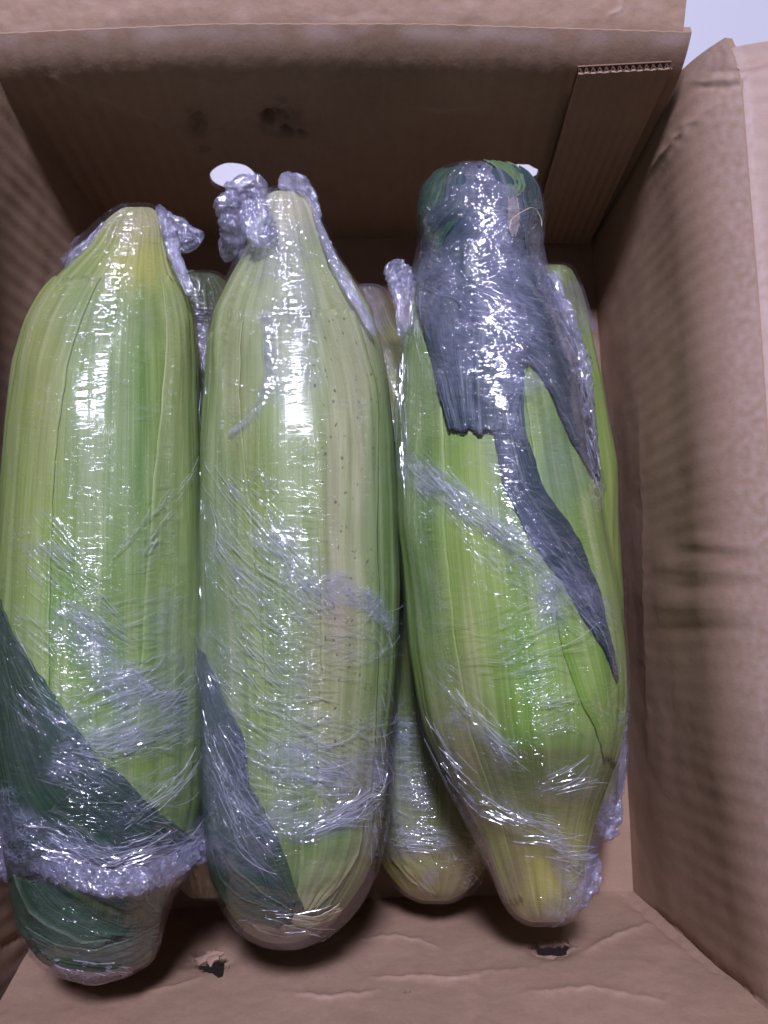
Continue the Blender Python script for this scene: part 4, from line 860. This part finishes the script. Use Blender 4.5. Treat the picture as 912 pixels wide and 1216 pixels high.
strands(FE3, ear3, [
    ([(488, 552), (540, 590), (590, 625)], 18, 38, 170, 7, .32), ([(590, 625), (640, 680), (655, 730)], 18, 44, 130, 6, .34), ([(630, 620), (710, 750)], 22, 50, 80, 8, .28), ([(540, 430), (600, 520)], 50, 3, 130, 8, .2),
    ([(590, 420), (610, 660)], 26, 3, 200, 5, .28), ([(600, 300), (600, 400)], 40, 14, 120, 7, .3), ([(520, 320), (560, 400)], 34, 24, 80, 8, .3), ([(580, 210), (590, 290)], 24, 6, 70, 4, .3), ([(620, 780), (640, 850)], 24, -8, 30, 8, .3),
    ([(520, 740), (660, 800)], 50, -6, 60, 12, .2), ([(545, 820), (590, 880), (602, 905)], 8, 55, 60, 5, .36), ([(500, 840), (560, 960)], 12, 55, 40, 7, .3), ([(560, 950), (640, 975), (680, 1030)], 14, 30, 110, 6, .36), ([(620, 1000), (690, 1020)], 16, 0, 40, 8, .3),
    ([(690, 1020), (670, 1085)], 12, 70, 70, 4, .4), ([(640, 930), (690, 940)], 14, -24, 20, 8, .3), ([(656, 330), (690, 440), (704, 560)], 8, 70, 160, 4, .4), ([(480, 420), (478, 560)], 5, 85, 50, 5, .3), ([(660, 460), (680, 600)], 26, 30, 60, 7, .22), ([(486, 320), (500, 400)], 8, 70, 40, 6, .4),
    ([(640, 700), (620, 760)], 24, -20, 40, 8, .3)], 53)
bunch('film_wad', [(652, 320, .112, .002), (672, 380, .112, .0036), (688, 430, .110, .0036), (698, 490, .108, .0026), (706, 560, .104, .0016), (708, 620, .100, .0010)], ear3, 31, n=260, m=48)
bunch('film_wad', [(466, 312, .088, .0040), (476, 330, .090, .0050), (482, 362, .094, .0035), (476, 400, .098, .0015)], ear3, 32)
bunch('film_wad', [(706, 1014, .076, .0028), (698, 1034, .078, .0048), (688, 1060, .078, .0045), (672, 1088, .074, .002)], ear3, 33)

# ---- ears of the lower layer
def lower(rows, zc, label, seed, base, blobs, haze, crump, dirA, root_px, zfun, dark=()):
    root = tag(empty('corn_ear', tuple(unproj(*root_px, 0.002))), label, 'corn ear', GRP)
    E = Ear(rows, zc, .95, 200, 180, seed=seed, zfun=zfun)
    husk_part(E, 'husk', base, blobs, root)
    rows2 = [(y + (-3 if k < 2 else 3 if k > len(rows) - 3 else 0), a - 3, b + 3) for k, (y, a, b) in enumerate(rows)]
    _, fe = film_part(E, rows2, zc, root, haze, crump, dirA, [], nt=260, nth=220, zfun=zfun, base_haze=.015)
    if dark: strands(fe, root, dark, seed)
    return root, E
rB2, EB2 = lower([(338, 420, 444), (343, 408, 456), (358, 396, 468), (390, 385, 482), (450, 392, 540), (550, 400, 575), (700, 412, 588), (850, 425, 592), (950, 432, 590), (1000, 442, 584), (1035, 460, 574), (1060, 484, 552), (1072, 508, 530)],
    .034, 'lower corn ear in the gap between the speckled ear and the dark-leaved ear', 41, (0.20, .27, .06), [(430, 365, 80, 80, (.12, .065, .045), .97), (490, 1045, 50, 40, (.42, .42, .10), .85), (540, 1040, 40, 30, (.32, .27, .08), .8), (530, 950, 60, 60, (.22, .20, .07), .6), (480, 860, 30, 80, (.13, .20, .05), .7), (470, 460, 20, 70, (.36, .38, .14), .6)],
    [([(470, 880), (490, 980)], 40, .55), ([(460, 1000), (520, 1000)], 26, .5), ([(505, 1050), (515, 1030)], 12, .4), ([(430, 340), (440, 380)], 30, .3)], [([(470, 850), (480, 960)], 30, .7), ([(460, 990), (520, 1000)], 18, .8), ([(540, 1020), (560, 1050)], 16, .7)], [], (515, 1070), lambda y: float(np.interp(y, [320, 500, 1070], [.040, .034, .034])),
    dark=[([(470, 830), (480, 960)], 28, 6, 140, 5, .34), ([(460, 1000), (520, 990)], 16, 4, 80, 7, .34), ([(540, 1000), (570, 1050)], 24, 20, 40, 5, .3)])
leaf_part(EB2, 'husk_leaf', [(456, 1000), (466, 1020), (490, 1045), (512, 1060)], [(500, 1000), (512, 1015), (520, 1040), (522, 1062)], (.44, .46, .14), rB2, seed=42, off=.0010, rib=False)
rB3, EB3 = lower([(312, 650, 668), (318, 640, 680), (345, 622, 692), (390, 590, 706), (450, 570, 719), (550, 562, 732), (700, 562, 736), (850, 568, 735), (910, 580, 732), (960, 610, 728), (985, 640, 722), (998, 668, 706)],
    .035, 'mostly hidden corn ear, its green flank between the dark-leaved ear and right wall', 43, (0.24, .38, .04), [(690, 340, 60, 55, (.10, .09, .05), .8), (725, 620, 12, 200, (.27, .38, .06), .6), (720, 950, 30, 50, (.30, .30, .16), .6)],
    [([(722, 960), (724, 985)], 24, .8), ([(736, 820), (736, 940)], 16, .5), ([(680, 350), (712, 400)], 20, .3)], [([(722, 950), (724, 990)], 20, 1), ([(738, 780), (740, 940)], 10, .9), ([(680, 360), (712, 400)], 10, .7)], [], (700, 990), lambda y: .036, dark=[([(724, 960), (716, 990)], 12, 20, 60, 4, .4)])
bunch('film_wad', [(730, 945, .050, .002), (724, 965, .052, .0055), (716, 985, .052, .0045), (708, 992, .050, .0015)], rB3, 44)
bunch('film_wad', [(738, 760, .052, .0009), (740, 830, .052, .0016), (740, 900, .050, .0016), (736, 950, .050, .0012)], rB3, 45, n=200, m=24)
rB1, EB1 = lower([(322, 226, 250), (327, 214, 264), (345, 200, 280), (380, 180, 300), (450, 165, 318), (550, 158, 328), (700, 156, 332), (850, 160, 330), (950, 172, 318), (1010, 196, 296), (1050, 214, 278), (1070, 230, 260)],
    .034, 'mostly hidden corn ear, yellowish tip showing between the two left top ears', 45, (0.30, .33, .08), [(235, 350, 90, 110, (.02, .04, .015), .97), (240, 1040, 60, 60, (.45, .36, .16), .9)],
    [([(236, 380), (240, 430)], 20, .5), ([(215, 1020), (220, 1060)], 16, .3)], [([(238, 385), (242, 430)], 10, .6)], [], (245, 1072), lambda y: .034)
